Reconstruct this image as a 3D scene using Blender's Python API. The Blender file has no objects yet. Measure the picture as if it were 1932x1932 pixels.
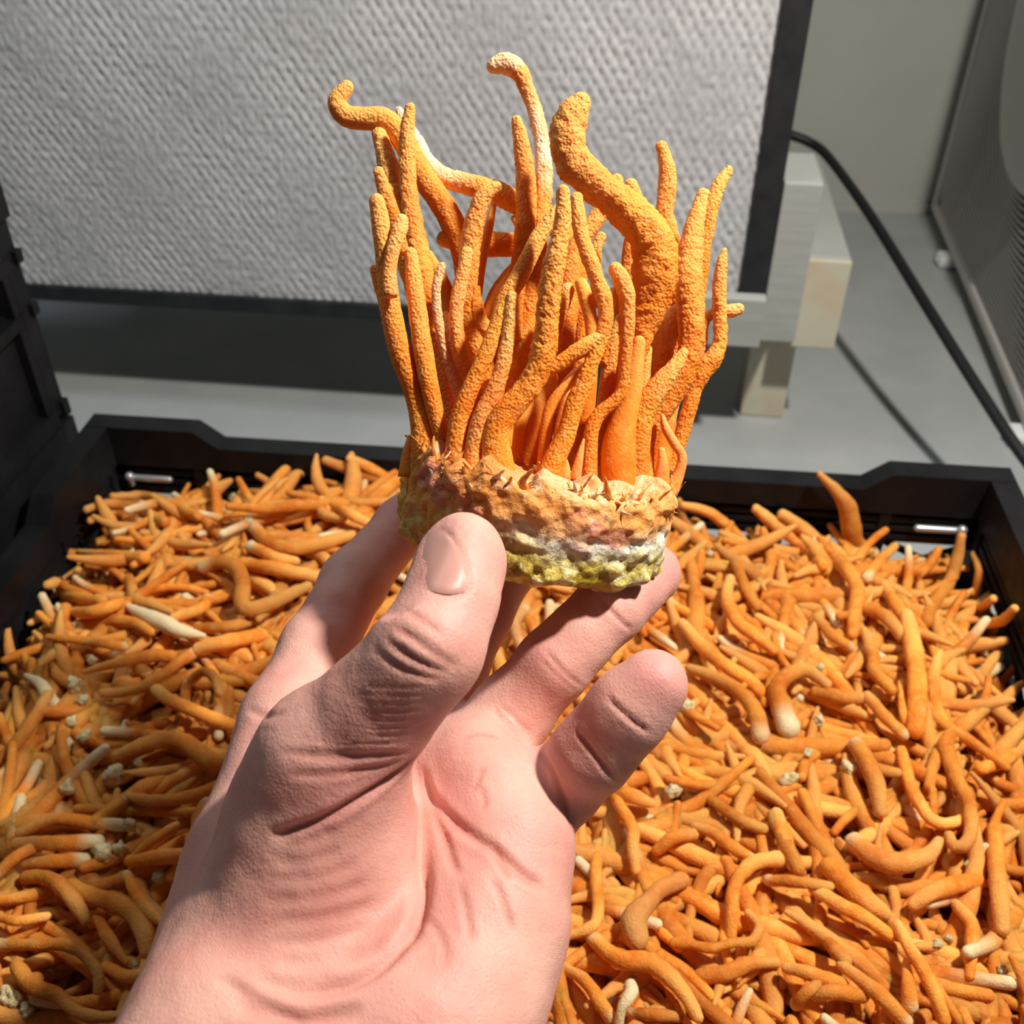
import bpy, bmesh, math, random
import numpy as np
from mathutils import Vector, Matrix
from mathutils.bvhtree import BVHTree

# ------------------------------------------------------------ camera, world, light
sc = bpy.context.scene
COL = sc.collection
PITCH = math.radians(38.0)
CS, SN = math.cos(PITCH), math.sin(PITCH)
CAMZ = 0.485                    # camera height above the white table top (z = 0)
F = 1932.0                      # focal length in pixels of the 1932 px frame
cd = bpy.data.cameras.new('camera')
cam = bpy.data.objects.new('camera', cd); COL.objects.link(cam)
cam.location = (0, 0, CAMZ); cam.rotation_euler = (math.pi/2 - PITCH, 0, 0)
cd.sensor_width = 36; cd.lens = 36; cd.clip_start = 0.01
cd.dof.use_dof = True; cd.dof.focus_distance = 0.27; cd.dof.aperture_fstop = 21
sc.camera = cam
w = bpy.data.worlds.new('room_ambient'); sc.world = w; w.use_nodes = True
w.node_tree.nodes['Background'].inputs[0].default_value = (0.80, 0.90, 1.0, 1)
w.node_tree.nodes['Background'].inputs[1].default_value = 0.05
ld = bpy.data.lights.new('ceiling_lamp', 'AREA'); ld.shape = 'DISK'; ld.size = 0.05
ld.energy = 8.8; ld.color = (1.0, 0.95, 0.87)
lo = bpy.data.objects.new('ceiling_lamp', ld); COL.objects.link(lo)
lo.location = (0.34, 0.26, 0.86)
lo.rotation_euler = (Vector((0, 0.42, 0.15)) - Vector(lo.location)).to_track_quat('-Z', 'Y').to_euler()
ld2 = bpy.data.lights.new('left_fill_light', 'AREA'); ld2.shape = 'DISK'; ld2.size = 0.16  # unseen cool fill light, added to brighten the left of the filter panel
ld2.energy = 1.5; ld2.color = (0.84, 0.92, 1.0)
lo2 = bpy.data.objects.new('left_fill_light', ld2); COL.objects.link(lo2)
lo2.location = (-0.40, 0.58, 0.86)
lo2.rotation_euler = (Vector((-0.2, 0.62, 0.1)) - Vector(lo2.location)).to_track_quat('-Z', 'Y').to_euler()
sc.view_settings.view_transform = 'Standard'; sc.view_settings.look = 'None'
sc.view_settings.gamma = 1; sc.view_settings.use_curve_mapping = False
sc.view_settings.exposure = 0.0

# ------------------------------------------------------------ helpers
rnd = random.Random(7)
rng = np.random.default_rng(7)

def c2w(P):                      # (right, up, forward) from the viewpoint -> world
    P = np.asarray(P, float)
    o = np.empty_like(P)
    o[..., 0] = P[..., 0]
    o[..., 1] = P[..., 2]*CS + P[..., 1]*SN
    o[..., 2] = CAMZ - P[..., 2]*SN + P[..., 1]*CS
    return o
def w2c(P):
    P = np.asarray(P, float); z = P[..., 2] - CAMZ
    return np.stack([P[..., 0], P[..., 1]*SN + z*CS, P[..., 1]*CS - z*SN], -1)
def pc(x, y, d): return np.array([(x-966)/F*d, -(y-966)/F*d, d])
def pw(x, y, d): return c2w(pc(x, y, d))
def on_z(x, y, z):               # where the sight line of (x, y) meets height z
    r = c2w(pc(x, y, 1.0)) - np.array([0, 0, CAMZ])
    return r*((z-CAMZ)/r[2]) + np.array([0, 0, CAMZ])

def _h(ix, iy, iz, s):
    n = (ix*374761393 + iy*668265263 + iz*2147483647 + s*1274126177) & 0xffffffff
    n = ((n ^ (n >> 13))*1274126177) & 0xffffffff
    n = ((n ^ (n >> 16))*2246822519) & 0xffffffff
    return ((n ^ (n >> 15)) & 0xffff)/32767.5 - 1.0
def vnoise(P, s=0):              # value noise -1..1
    P = np.asarray(P, float); i = np.floor(P).astype(np.int64); f = P - i
    u = f*f*(3-2*f); r = 0
    for dx in (0, 1):
        for dy in (0, 1):
            for dz in (0, 1):
                wgt = (u[:, 0] if dx else 1-u[:, 0])*(u[:, 1] if dy else 1-u[:, 1])*(u[:, 2] if dz else 1-u[:, 2])
                r = r + wgt*_h(i[:, 0]+dx, i[:, 1]+dy, i[:, 2]+dz, s)
    return r

def mesh_from(name, V, Q, attrs=None, smooth=True):
    V = np.asarray(V, np.float32); me = bpy.data.meshes.new(name)
    if isinstance(Q, np.ndarray):
        n, k = Q.shape
        me.vertices.add(len(V)); me.vertices.foreach_set('co', V.ravel())
        me.loops.add(n*k); me.polygons.add(n)
        me.loops.foreach_set('vertex_index', Q.astype(np.int32).ravel())
        me.polygons.foreach_set('loop_start', np.arange(0, n*k, k, dtype=np.int32))
        me.update(calc_edges=True)
    else:
        me.from_pydata([tuple(map(float, v)) for v in V], [], [tuple(map(int, q)) for q in Q]); me.update()
    if attrs:
        for k, a in attrs.items():
            at = me.attributes.new(k, 'FLOAT', 'POINT'); at.data.foreach_set('value', np.asarray(a, np.float32))
    if smooth: me.polygons.foreach_set('use_smooth', [True]*len(me.polygons))
    return me
def link(name, me, mat=None, parent=None):
    o = bpy.data.objects.new(name, me); COL.objects.link(o)
    if mat and me is not None and len(me.materials) == 0: me.materials.append(mat)
    if parent: o.parent = parent
    return o
def obj(name, V, Q, mat, parent=None, attrs=None, smooth=True):
    return link(name, mesh_from(name, V, Q, attrs, smooth), mat, parent)
def tag(o, label, cat=None, group=None, kind=None):
    if label: o['label'] = label
    if cat: o['category'] = cat
    if group: o['group'] = group
    if kind: o['kind'] = kind
    return o
def empty(name, loc, rz=0):
    o = bpy.data.objects.new(name, None); COL.objects.link(o)
    o.location = loc; o.rotation_euler = (0, 0, rz); o.empty_display_size = 0.02
    return o

BOXV = np.array([(x, y, z) for x in (-.5, .5) for y in (-.5, .5) for z in (-.5, .5)])
BOXQ = [(0, 1, 3, 2), (4, 6, 7, 5), (0, 4, 5, 1), (2, 3, 7, 6), (0, 2, 6, 4), (1, 5, 7, 3)]
def box(name, lo_, hi_, mat, parent=None, bev=0.0, rot=None):
    lo_, hi_ = np.array(lo_, float), np.array(hi_, float)
    V = BOXV*(hi_-lo_) ; c = (lo_+hi_)/2
    if rot is not None: V = V @ np.array(rot).T
    V = V + c
    if bev <= 0: return obj(name, V, BOXQ, mat, parent, smooth=False)
    bm = bmesh.new(); vs = [bm.verts.new(v) for v in V]
    for q in BOXQ: bm.faces.new([vs[i] for i in q])
    bmesh.ops.recalc_face_normals(bm, faces=bm.faces[:])
    bmesh.ops.bevel(bm, geom=bm.edges[:], offset=bev, segments=2, affect='EDGES', profile=.5)
    me = bpy.data.meshes.new(name); bm.to_mesh(me); bm.free()
    return link(name, me, mat, parent)
def prism(name, poly, y0, y1, mat, parent=None):     # poly in x,z extruded along y
    n = len(poly)
    V = [(x, y0, z) for x, z in poly] + [(x, y1, z) for x, z in poly]
    Q = [tuple(range(n))[::-1], tuple(range(n, 2*n))] + [(i, (i+1) % n, n+(i+1) % n, n+i) for i in range(n)]
    return obj(name, V, Q, mat, parent, smooth=False)

def catmull(P, n):
    P = np.asarray(P, float)
    if len(P) == 2: P = np.array([P[0], (P[0]+P[1])/2, P[1]])
    A = np.vstack([2*P[0]-P[1], P, 2*P[-1]-P[-2]])
    t = np.linspace(0, len(P)-1-1e-9, n); i = t.astype(int); f = (t-i)[:, None]
    a, b, c, d = A[i], A[i+1], A[i+2], A[i+3]
    return .5*((2*b)+(-a+c)*f+(2*a-5*b+4*c-d)*f**2+(-a+3*b-3*c+d)*f**3)
def tube(C, R, sides=12, step=0.003, cap0=True, cap1=True, flat=1.0, maxn=400):
    """round-ended tube through points C with radii R -> verts, quads, t(0..1)"""
    C = np.asarray(C, float); R = np.asarray(R, float)
    D = catmull(np.hstack([C, R[:, None]]), max(40, len(C)*12))
    L = np.concatenate([[0], np.cumsum(np.linalg.norm(np.diff(D[:, :3], axis=0), axis=1))])
    n = int(min(maxn, max(6, L[-1]/step)))
    s = np.linspace(0, L[-1], n)
    P = np.stack([np.interp(s, L, D[:, k]) for k in range(4)], 1)
    ctr, rad = P[:, :3], np.maximum(P[:, 3], 1e-5)
    T = np.gradient(ctr, axis=0); T /= np.linalg.norm(T, axis=1)[:, None]+1e-12
    rings = []
    ca = [math.radians(a) for a in (8, 30, 52, 72)]
    def put(c, r, t, tt): rings.append((c, r, t, tt))
    if cap0:
        for a in ca: put(ctr[0]-T[0]*rad[0]*math.cos(a), rad[0]*math.sin(a), T[0], 0)
    for k in range(n): put(ctr[k], rad[k], T[k], s[k]/max(L[-1], 1e-9))
    if cap1:
        for a in ca[::-1]: put(ctr[-1]+T[-1]*rad[-1]*math.cos(a), rad[-1]*math.sin(a), T[-1], 1)
    ref = np.array([0, 0, 1.0]) if abs(T[0][2]) < .9 else np.array([1.0, 0, 0])
    u = np.cross(T[0], ref); u /= np.linalg.norm(u)
    V = []; tt = []
    ang = np.linspace(0, 2*np.pi, sides, endpoint=False)
    for c, r, t, q in rings:
        u = u - t*np.dot(u, t); u /= np.linalg.norm(u)+1e-12; v = np.cross(t, u)
        V.append(c + r*(np.cos(ang)[:, None]*u + flat*np.sin(ang)[:, None]*v)); tt.append(np.full(sides, q))
    m = len(rings); V = np.concatenate(V); tt = np.concatenate(tt)
    i = np.arange(m-1)[:, None]*sides; j = np.arange(sides)[None, :]; j2 = (j+1) % sides
    Q = np.stack([i+j, i+j2, i+sides+j2, i+sides+j], -1).reshape(-1, 4)
    # close the ends with tiny fans
    e0 = len(V); V = np.vstack([V, V[:sides].mean(0), V[-sides:].mean(0)]); tt = np.append(tt, [0, 1])
    k = np.arange(0, sides, 2)
    f0 = np.stack([np.full(len(k), e0), (k+2) % sides, (k+1) % sides, k], -1)
    b = (m-1)*sides
    f1 = np.stack([np.full(len(k), e0+1), b+k, b+(k+1) % sides, b+(k+2) % sides], -1)
    return V, np.vstack([Q, f0, f1]), tt
def vert_normals(V, Q):
    n = np.cross(V[Q[:, 2]]-V[Q[:, 0]], V[Q[:, 3]]-V[Q[:, 1]])
    N = np.zeros_like(V)
    for k in range(4): np.add.at(N, Q[:, k], n)
    return N/(np.linalg.norm(N, axis=1)[:, None]+1e-20)

# ------------------------------------------------------------ materials
def mat(name, base=(.5, .5, .5), rough=.6, spec=.3, sss=0, ssr=(1, .4, .15), sscale=.003, metal=0):
    m = bpy.data.materials.new(name); m.use_nodes = True
    p = m.node_tree.nodes['Principled BSDF']
    p.inputs['Base Color'].default_value = (*base, 1); p.inputs['Roughness'].default_value = rough
    p.inputs['Specular IOR Level'].default_value = spec; p.inputs['Metallic'].default_value = metal
    p.inputs['Subsurface Weight'].default_value = sss; p.inputs['Subsurface Radius'].default_value = ssr
    p.inputs['Subsurface Scale'].default_value = sscale
    return m
class NT:
    def __init__(s, m): s.t = m.node_tree; s.p = s.t.nodes['Principled BSDF']
    def n(s, typ, **kw):
        nd = s.t.nodes.new(typ)
        for k, v in kw.items():
            if k in ('i',):
                for kk, vv in v.items():
                    if hasattr(vv, 'is_output'): s.t.links.new(vv, nd.inputs[kk])
                    else: nd.inputs[kk].default_value = vv
            else: setattr(nd, k, v)
        return nd
    def L(s, a, b): s.t.links.new(a, b)
    def coord(s): return s.n('ShaderNodeTexCoord').outputs['Object']
    def noise(s, sc_, det=4, co=None, rough=.55):
        return s.n('ShaderNodeTexNoise', i={'Scale': sc_, 'Detail': det, 'Roughness': rough, 'Vector': co or s.coord()}).outputs[0]
    def vor(s, sc_, co=None, feat='F1', out=0):
        return s.n('ShaderNodeTexVoronoi', feature=feat, i={'Scale': sc_, 'Vector': co or s.coord()}).outputs[out]
    def attr(s, nm): return s.n('ShaderNodeAttribute', attribute_name=nm).outputs['Fac']
    def ramp(s, fac, stops):
        r = s.n('ShaderNodeValToRGB', i={'Fac': fac}); e = r.color_ramp.elements
        while len(e) < len(stops): e.new(.5)
        for k, (p, c) in enumerate(stops): e[k].position = p; e[k].color = (*c, 1) if len(c) == 3 else c
        return r.outputs[0]
    def mix(s, f, a, b, mode='MIX'):
        m_ = s.n('ShaderNodeMix', data_type='RGBA', blend_type=mode)
        for k, v in ((0, f), (6, a), (7, b)):
            if hasattr(v, 'is_output'): s.L(v, m_.inputs[k])
            else: m_.inputs[k].default_value = v if k == 0 else (*v, 1)
        return m_.outputs[2]
    def math(s, op, a, b=0.0, clamp=False):
        m_ = s.n('ShaderNodeMath', operation=op, use_clamp=clamp)
        for k, v in ((0, a), (1, b)):
            if hasattr(v, 'is_output'): s.L(v, m_.inputs[k])
            else: m_.inputs[k].default_value = v
        return m_.outputs[0]
    def bump(s, h, dist, strength=1.0, prev=None):
        b = s.n('ShaderNodeBump', i={'Height': h, 'Distance': dist, 'Strength': strength})
        if prev: s.L(prev, b.inputs['Normal'])
        return b.outputs[0]
    def base(s, c): s.L(c, s.p.inputs['Base Color'])
    def normal(s, c): s.L(c, s.p.inputs['Normal'])

def cordy_mat(name, deep, lit, pale, bumpy, pale_at=.06, random_obj=True):
    m = mat(name, lit, .72, .18, .36, (1, .26, .04), .005); k = NT(m)
    t = k.attr('t'); n1 = k.noise(55, 3); n2 = k.noise(320, 4)
    c = k.mix(k.ramp(n1, [(.36, (0, 0, 0)), (.66, (1, 1, 1))]), deep, lit)
    c = k.mix(k.ramp(t, [(.45, (0, 0, 0)), (1, (.55, .55, .55))]), c, pale)
    c = k.mix(k.ramp(n2, [(.45, (0, 0, 0)), (.8, (.45, .45, .45))]), c, pale)
    if random_obj:
        r = k.n('ShaderNodeObjectInfo').outputs['Random']
        hs = k.n('ShaderNodeHueSaturation', i={'Color': c, 'Value': k.math('MULTIPLY_ADD', r, .55)})
        k.t.nodes[-1]
        mm = [n for n in k.t.nodes if n.type == 'MATH'][-1]; mm.inputs[2].default_value = .66
        hs.inputs['Hue'].default_value = .5
        c = hs.outputs[0]
        cream = k.attr('cream')
        c = k.mix(k.math('MULTIPLY', cream, k.math('MULTIPLY_ADD', k.noise(150, 3), 1.6), True), c, (.78, .62, .36))
    else:
        cream = k.attr('cream'); c = k.mix(cream, c, (.86, .72, .50))
    k.base(c)
    b = k.bump(k.vor(1350, feat='SMOOTH_F1'), .0007*bumpy, .9)
    b = k.bump(k.noise(420, 5, rough=.65), .0008*bumpy, .8, b)
    k.normal(b)
    return m
M_CL = cordy_mat('cordyceps_orange_rough', (.74, .18, .010), (.88, .31, .030), (.92, .52, .16), 1.0, random_obj=False)
M_CS = cordy_mat('cordyceps_orange_smooth', (.74, .17, .008), (.88, .29, .022), (.90, .46, .11), .25, random_obj=False)
M_PILE = cordy_mat('cordyceps_orange_pile', (.66, .17, .012), (.86, .33, .045), (.90, .50, .15), .45)

m = M_BLK = mat('black_crate_plastic', (.011, .011, .013), .5, .18); k = NT(m)
k.base(k.ramp(k.noise(30, 5), [(.3, (.005, .005, .006)), (.75, (.014, .014, .016))]))
k.L(k.ramp(k.noise(80, 4), [(.3, (.42,)*3), (.7, (.62,)*3)]), k.p.inputs['Roughness'])
m = M_TABLE = mat('white_painted_table', (.62, .64, .62), .45, .4); k = NT(m)
k.base(k.mix(k.ramp(k.noise(14, 5), [(.35, (0, 0, 0)), (.7, (1, 1, 1))]), (.37, .392, .392), (.435, .45, .448)))
k.normal(k.bump(k.noise(160, 3), .0003, .3))
m = M_WALL = mat('white_wall_paint', (.62, .60, .53), .75, .2); k = NT(m)
k.base(k.mix(k.ramp(k.noise(5, 3), [(.3, (0, 0, 0)), (.7, (1, 1, 1))]), (.46, .46, .415), (.53, .53, .485)))
k.normal(k.bump(k.noise(90, 4), .0006, .4))
m = M_WOOD = mat('white_painted_wood', (.72, .71, .63), .6, .3); k = NT(m)
st = k.n('ShaderNodeMapping', i={'Vector': k.coord(), 'Scale': (3, 3, 40)}).outputs[0]
k.base(k.mix(k.ramp(k.noise(5, 5, st), [(.35, (0, 0, 0)), (.75, (1, 1, 1))]), (.36, .37, .345), (.43, .44, .41)))
m = M_WOODC = mat('cream_bare_wood_end', (.78, .72, .54), .65, .25); k = NT(m)
k.base(k.mix(k.ramp(k.noise(45, 4), [(.4, (0, 0, 0)), (.7, (1, 1, 1))]), (.56, .53, .41), (.56, .47, .34)))
m = M_FRAME = mat('dark_grey_frame', (.022, .024, .026), .55, .3); k = NT(m)
k.base(k.ramp(k.noise(60, 3), [(.3, (.014, .016, .018)), (.8, (.030, .032, .034))]))
m = M_MEDIA = mat('white_filter_media', (.64, .645, .65), .85, .1); k = NT(m)
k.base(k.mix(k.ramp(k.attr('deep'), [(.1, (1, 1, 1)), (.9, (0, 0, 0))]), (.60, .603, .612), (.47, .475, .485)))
k.normal(k.bump(k.noise(900, 4), .0004, .5))
M_CABLE = mat('black_rubber_cable', (.012, .012, .013), .5, .3)
m = M_FAN = mat('grey_white_fan_plastic', (.48, .47, .45), .5, .35); k = NT(m)
k.base(k.mix(k.noise(6, 3), (.66, .63, .60), (.74, .71, .68)))
M_FANIN = mat('fan_dark_blade', (.09, .088, .085), .55, .3)
M_CLIP = mat('white_fan_foot', (.80, .82, .82), .4, .4)
m = M_PIN = mat('grey_metal_pin', (.50, .50, .52), .3, .5, metal=.6)
m = M_CRUMB = mat('cream_substrate', (.80, .70, .44), .7, .25, .15, (1, .7, .35), .003); k = NT(m)
k.base(k.ramp(k.noise(2.2, 5), [(.3, (.48, .33, .10)), (.48, (.80, .64, .32)), (.68, (.86, .77, .52))]))
k.normal(k.bump(k.noise(4, 5), .0016, .8))
# ------------------------------------------------------------ large structure
YAW = math.radians(-5.5)
fl = box('floor', (-2.3, -1.2, -.77), (2.0, 1.8, -.75), M_WALL, None); fl['kind'] = 'structure'
tb = empty('white_table', (0, .4, -.75))
box('table_top', (-1.5, -.95, .715), (1.3, .95, .7499), M_TABLE, tb)
for sx in (-1.45, 1.19):
    for sy in (-.90, .70): box('leg', (sx, sy, 0), (sx+.06, sy+.06, .715), M_TABLE, tb)
tag(tb, 'pale grey white painted table top under the crates and the fan', 'table')
wl = empty('wall_back', (.45, 1.225, 0), YAW*.35)
wl['kind'] = 'structure'
box('wall_panel', (-2.2, 0, 0), (1.4, .10, 1.9), M_WALL, wl)
box('skirting_line', (-2.2, -.006, 0.0), (1.4, 0, .010), M_WALL, wl)

# ------------------------------------------------------------ filter panel on its wooden stand
ang = math.atan(-.127)
fp = empty('air_filter', (.187, .695, .105), ang)     # lower right front corner
FW, FH, FD = .61, .61, .075
box('side_frame', (-.0185, 0, 0), (0, FD, FH), M_FRAME, fp, .0012)
box('side_frame', (-FW, 0, 0), (-FW+.0185, FD, FH), M_FRAME, fp, .0012)
box('bottom_frame', (-FW+.0185, 0, 0), (-.0185, FD, .0135), M_FRAME, fp, .0012)
box('top_frame', (-FW+.0185, 0, FH-.0135), (-.0185, FD, FH), M_FRAME, fp, .0012)
box('back_board', (-FW+.0185, FD-.012, .0135), (-.0185, FD-.004, FH-.0135), M_WOOD, fp)
nx, nz = 560, 330
xs = np.linspace(-FW+.0183, -.0183, nx); zs = np.linspace(.0133, .0133+.44, nz)
X, Z = np.meshgrid(xs, zs, indexing='ij')
PX, PZ = .0078, .0125
dia = np.cos(math.pi*(X/PX+Z/PZ))*np.cos(math.pi*(X/PX-Z/PZ))
gate = .62+.38*np.sin(X*46+1.2)*np.cos(Z*38+X*9)
PN = np.stack([X.ravel()*60, Z.ravel()*60, np.zeros(X.size)], 1)
fine = vnoise(np.stack([X.ravel()*420, Z.ravel()*230, np.zeros(X.size)], 1), 5).reshape(X.shape)
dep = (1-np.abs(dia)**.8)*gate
Y = .0035 + .0015*dep + .0005*fine + .0006*vnoise(PN*.35, 6).reshape(X.shape)
V = np.stack([X.ravel(), Y.ravel(), Z.ravel()], 1)
i = np.arange(nx-1)[:, None]*nz; j = np.arange(nz-1)[None, :]
Q = np.stack([i+j, i+nz+j, i+nz+j+1, i+j+1], -1).reshape(-1, 4)
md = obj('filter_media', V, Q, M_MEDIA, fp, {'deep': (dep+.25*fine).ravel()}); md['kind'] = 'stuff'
md['label'] = 'white quilted filter media'
box('filter_media_upper', (-FW+.0183, .0035, .4533), (-.0183, .012, FH-.0133), M_MEDIA, fp)
tag(fp, 'tall white quilted air filter panel in a dark grey frame behind the crate', 'air filter')

sd = empty('filter_stand', (.187, .695, 0), ang)
box('leg', (.004, .064, 0), (.041, .102, .125), M_WOODC, sd, .0015)
box('upright', (.0005, 0, .107), (.0275, .0635, .230), M_WOOD, sd, .0015)
box('ledge_block', (-.080, -.012, .1075), (.0003, -.0005, .1470), M_WOOD, sd, .0012)
bm_ = box('beam', (.0300, .034, .087), (.0645, .265, .162), M_WOOD, sd, .003)
box('beam_end', (.0302, .0305, .0874), (.0642, .0339, .1616), M_WOODC, bm_, .0015)
box('leg', (-.675, .02, 0), (-.640, .058, .104), M_WOODC, sd, .0015)
box('rail', (-.675, .0, .1045), (-.6105, .068, .230), M_WOOD, sd, .0015)
tag(sd, 'white painted wooden stand with a cream beam end holding the filter panel', 'stand')

# ------------------------------------------------------------ box fan at the right
fa = math.atan2(.50-.42, 1.216-.72)
fn = empty('box_fan', (.505, 1.20, 0), -fa)           # far lower corner of the face; local -y runs towards the viewer
S = .56; cy, cz = -.275, .285
def sup(R, e, n=72):
    a = np.linspace(0, 2*np.pi, n, endpoint=False)
    c, s = np.cos(a), np.sin(a); k_ = (np.abs(c)**e+np.abs(s)**e)**(-1/e)
    return R*k_*c, R*k_*s
def ringmesh(R, e, x, rr):
    a, b = sup(R, e); n = len(a); ctr = np.stack([np.full(n, x), cy+a, cz+b], 1)
    V = []; 
    rad = np.stack([np.zeros(n), a, b], 1); rad /= np.linalg.norm(rad, axis=1)[:, None]
    for q in range(6):
        th = q*math.pi/3; V.append(ctr + rr*(math.cos(th)*rad + math.sin(th)*np.array([1., 0, 0])))
    V = np.stack(V, 1).reshape(-1, 3); i = np.arange(n)[:, None]; q = np.arange(6)[None, :]
    i2 = (i+1) % n; q2 = (q+1) % 6
    return V, np.stack([i*6+q, i*6+q2, i2*6+q2, i2*6+q], -1).reshape(-1, 4)
for q in range(25):
    f = q/24; R = .145 + f*(S/2-.012-.145)
    V, Q = ringmesh(R, 2.0+7*f**1.6, .004+.010*(1-f)**2*0, .00135)
    obj('grille_ring', V, Q, M_FAN, fn)
V = []; Q = []
a, b = sup(.143, 2.0, 64)
for xx, sc_ in ((.006, 1), (.0, 1), (-.004, .96), (-.006, .80), (-.007, .01)):
    V += [(xx, cy+u*sc_, cz+v*sc_) for u, v in zip(a, b)]
Q = np.array([(r*64+i, r*64+(i+1) % 64, (r+1)*64+(i+1) % 64, (r+1)*64+i) for r in range(4) for i in range(64)])
obj('centre_disc', V, Q, M_FAN, fn)
for q in range(12):
    th = q*math.pi/6+.1; r1 = .145; r2 = S/2-.012
    kk = 1/max(abs(math.cos(th)), abs(math.sin(th)))
    c = np.array([[.007, cy+r*math.cos(th), cz+r*math.sin(th)] for r in (r1, (r1+r2*min(kk, 1.15))/2, r2*min(kk, 1.15))])
    V, Q, t_ = tube(c, [.0018]*3, 6, .02); obj('grille_spoke', V, Q, M_FAN, fn)
for nm, l_, h_ in (('frame_side', (0, -S+.0, .012), (.11, -S+.014, S+.012)), ('frame_side', (0, -.014, .012), (.11, 0, S+.012)),
                   ('frame_bottom', (0, -S+.014, .012), (.11, -.014, .026)), ('frame_top', (0, -S+.014, S-.002), (.11, -.014, S+.012))):
    box(nm, l_, h_, M_FAN, fn, .004)
box('dark_backing', (.095, -S+.014, .026), (.105, -.014, S-.002), M_FANIN, fn)  # added dark sheet, stands in for the shade behind the grille rings
for q in range(5):
    th = q*2*math.pi/5
    R3 = np.array(Matrix.Rotation(th, 3, 'X') @ Matrix.Rotation(.5, 3, 'Y'))
    V = []
    for u in np.linspace(.03, .23, 8):
        wd = .03+.35*(u-.03)*(1 if u < .2 else .8)
        for v in np.linspace(-wd, wd, 6): V.append((.05+.25*v, u*math.cos(v/u*.8), u*math.sin(v/u*.8)))
    V = np.array(V); Rx = np.array(Matrix.Rotation(th, 3, 'X')); V = V @ Rx.T + np.array([0, cy, cz])
    V2 = V+np.array([.003, 0, 0]); n8 = len(V)
    Qs = [(r*6+c, r*6+c+1, (r+1)*6+c+1, (r+1)*6+c) for r in range(7) for c in range(5)]
    Qs += [tuple(n8+z for z in reversed(q_)) for q_ in Qs]
    obj('blade', np.vstack([V, V2]), np.array(Qs), M_FANIN, fn)
for yy in (-.135, -.49):
    V, Q, t_ = tube([(-.008, yy, .006), (.03, yy, .006)], [.006, .006], 12, .004); obj('foot', V, Q, M_CLIP, fn)
    box('foot', (-.012, yy-.012, 0), (.115, yy+.012, .013), M_CLIP, fn, .004)
tag(fn, 'pale grey box fan with a fine ringed grille standing on the table by the wall', 'fan')

# ------------------------------------------------------------ cable
def tz(x, y, z): return on_z(x, y, z)
cp = [tz(1430, 236, .17), tz(1490, 254, .168), tz(1530, 270, .162), tz(1564, 298, .156), tz(1640, 403, .138), tz(1750, 580, .112), tz(1850, 740, .088), tz(1945, 880, .067), tz(2100, 1060, .03), tz(2250, 1180, .007)]
V, Q, t_ = tube(cp, [.0045]*len(cp), 10, .008)
tag(obj('power_cable', V, Q, M_CABLE), 'black power cable sagging from the filter panel past the fan', 'cable')

# ------------------------------------------------------------ crates
CW, CD, CH = .535, .425, .14
def wall_parts(root, Lh, off, axis, sgn, wname):
    """one side wall: Lh half length, off = distance of its outer face from the crate centre"""
    def P(a, n, z):               # along, inward-from-outer-face, height
        return (a, sgn*(off-n), z) if axis == 'x' else (sgn*(off-n), a, z)
    def bb(nm, a0, a1, n0, n1, z0, z1, mt=M_BLK, bev=0):
        p, q = np.array(P(a0, n0, z0)), np.array(P(a1, n1, z1))
        return box(nm, np.minimum(p, q), np.maximum(p, q), mt, root, bev)
    rise, cl = .011, .066
    L = Lh
    poly = [(-L, CH-.016), (L, CH-.016), (L, CH+rise), (L-cl, CH+rise), (L-cl-.014, CH), (-L+cl+.014, CH), (-L+cl, CH+rise), (-L, CH+rise)]
    V = []
    for n in (0, .014):
        for a, z in poly: V.append(P(a, n, z))
    n = len(poly)
    Q = [tuple(range(n)), tuple(range(n, 2*n))[::-1]] + [(i, (i+1) % n, n+(i+1) % n, n+i) for i in range(n)]
    obj('rim', V, Q, M_BLK, root, smooth=False)
    bb('upper_plate', -L+.008, L-.008, .006, .009, .100, CH-.016)
    bb('lower_plate', -L+.008, L-.008, .006, .009, .004, .074)
    for z in (.104, .1105, .117):
        bb('slat', -L+.010, L-.010, .009, .0125, z, z+.0035)
    m_ = max(4, int(round(2*L/.062)))
    for q in range(m_+1):
        a = -L+.006+q*(2*L-.012)/m_
        bb('rib', a-.003, a+.003, .0005, .0135, .004, CH-.016)
    bb('outer_band', -L, L, 0, .006, .068, .075)
    bb('outer_band', -L, L, 0, .006, .099, .106)
    bb('outer_band', -L, L, 0, .006, .002, .012)
    for q in range(m_):           # crossed lattice bars in the open band
        a0 = -L+.009+q*(2*L-.012)/m_; a1 = a0+(2*L-.012)/m_-.006
        for s_ in (0, 1):
            za, zb = (.074, .100) if s_ == 0 else (.100, .074)
            V = [P(a0, .0065, za-.0022), P(a1, .0065, zb-.0022), P(a1, .0065, zb+.0022), P(a0, .0065, za+.0022)]
            V += [P(a0, .0085, za-.0022), P(a1, .0085, zb-.0022), P(a1, .0085, zb+.0022), P(a0, .0085, za+.0022)]
            obj('lattice_bar', V, [(0, 1, 2, 3), (7, 6, 5, 4), (0, 4, 5, 1), (1, 5, 6, 2), (2, 6, 7, 3), (3, 7, 4, 0)], M_BLK, root, smooth=False)
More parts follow.
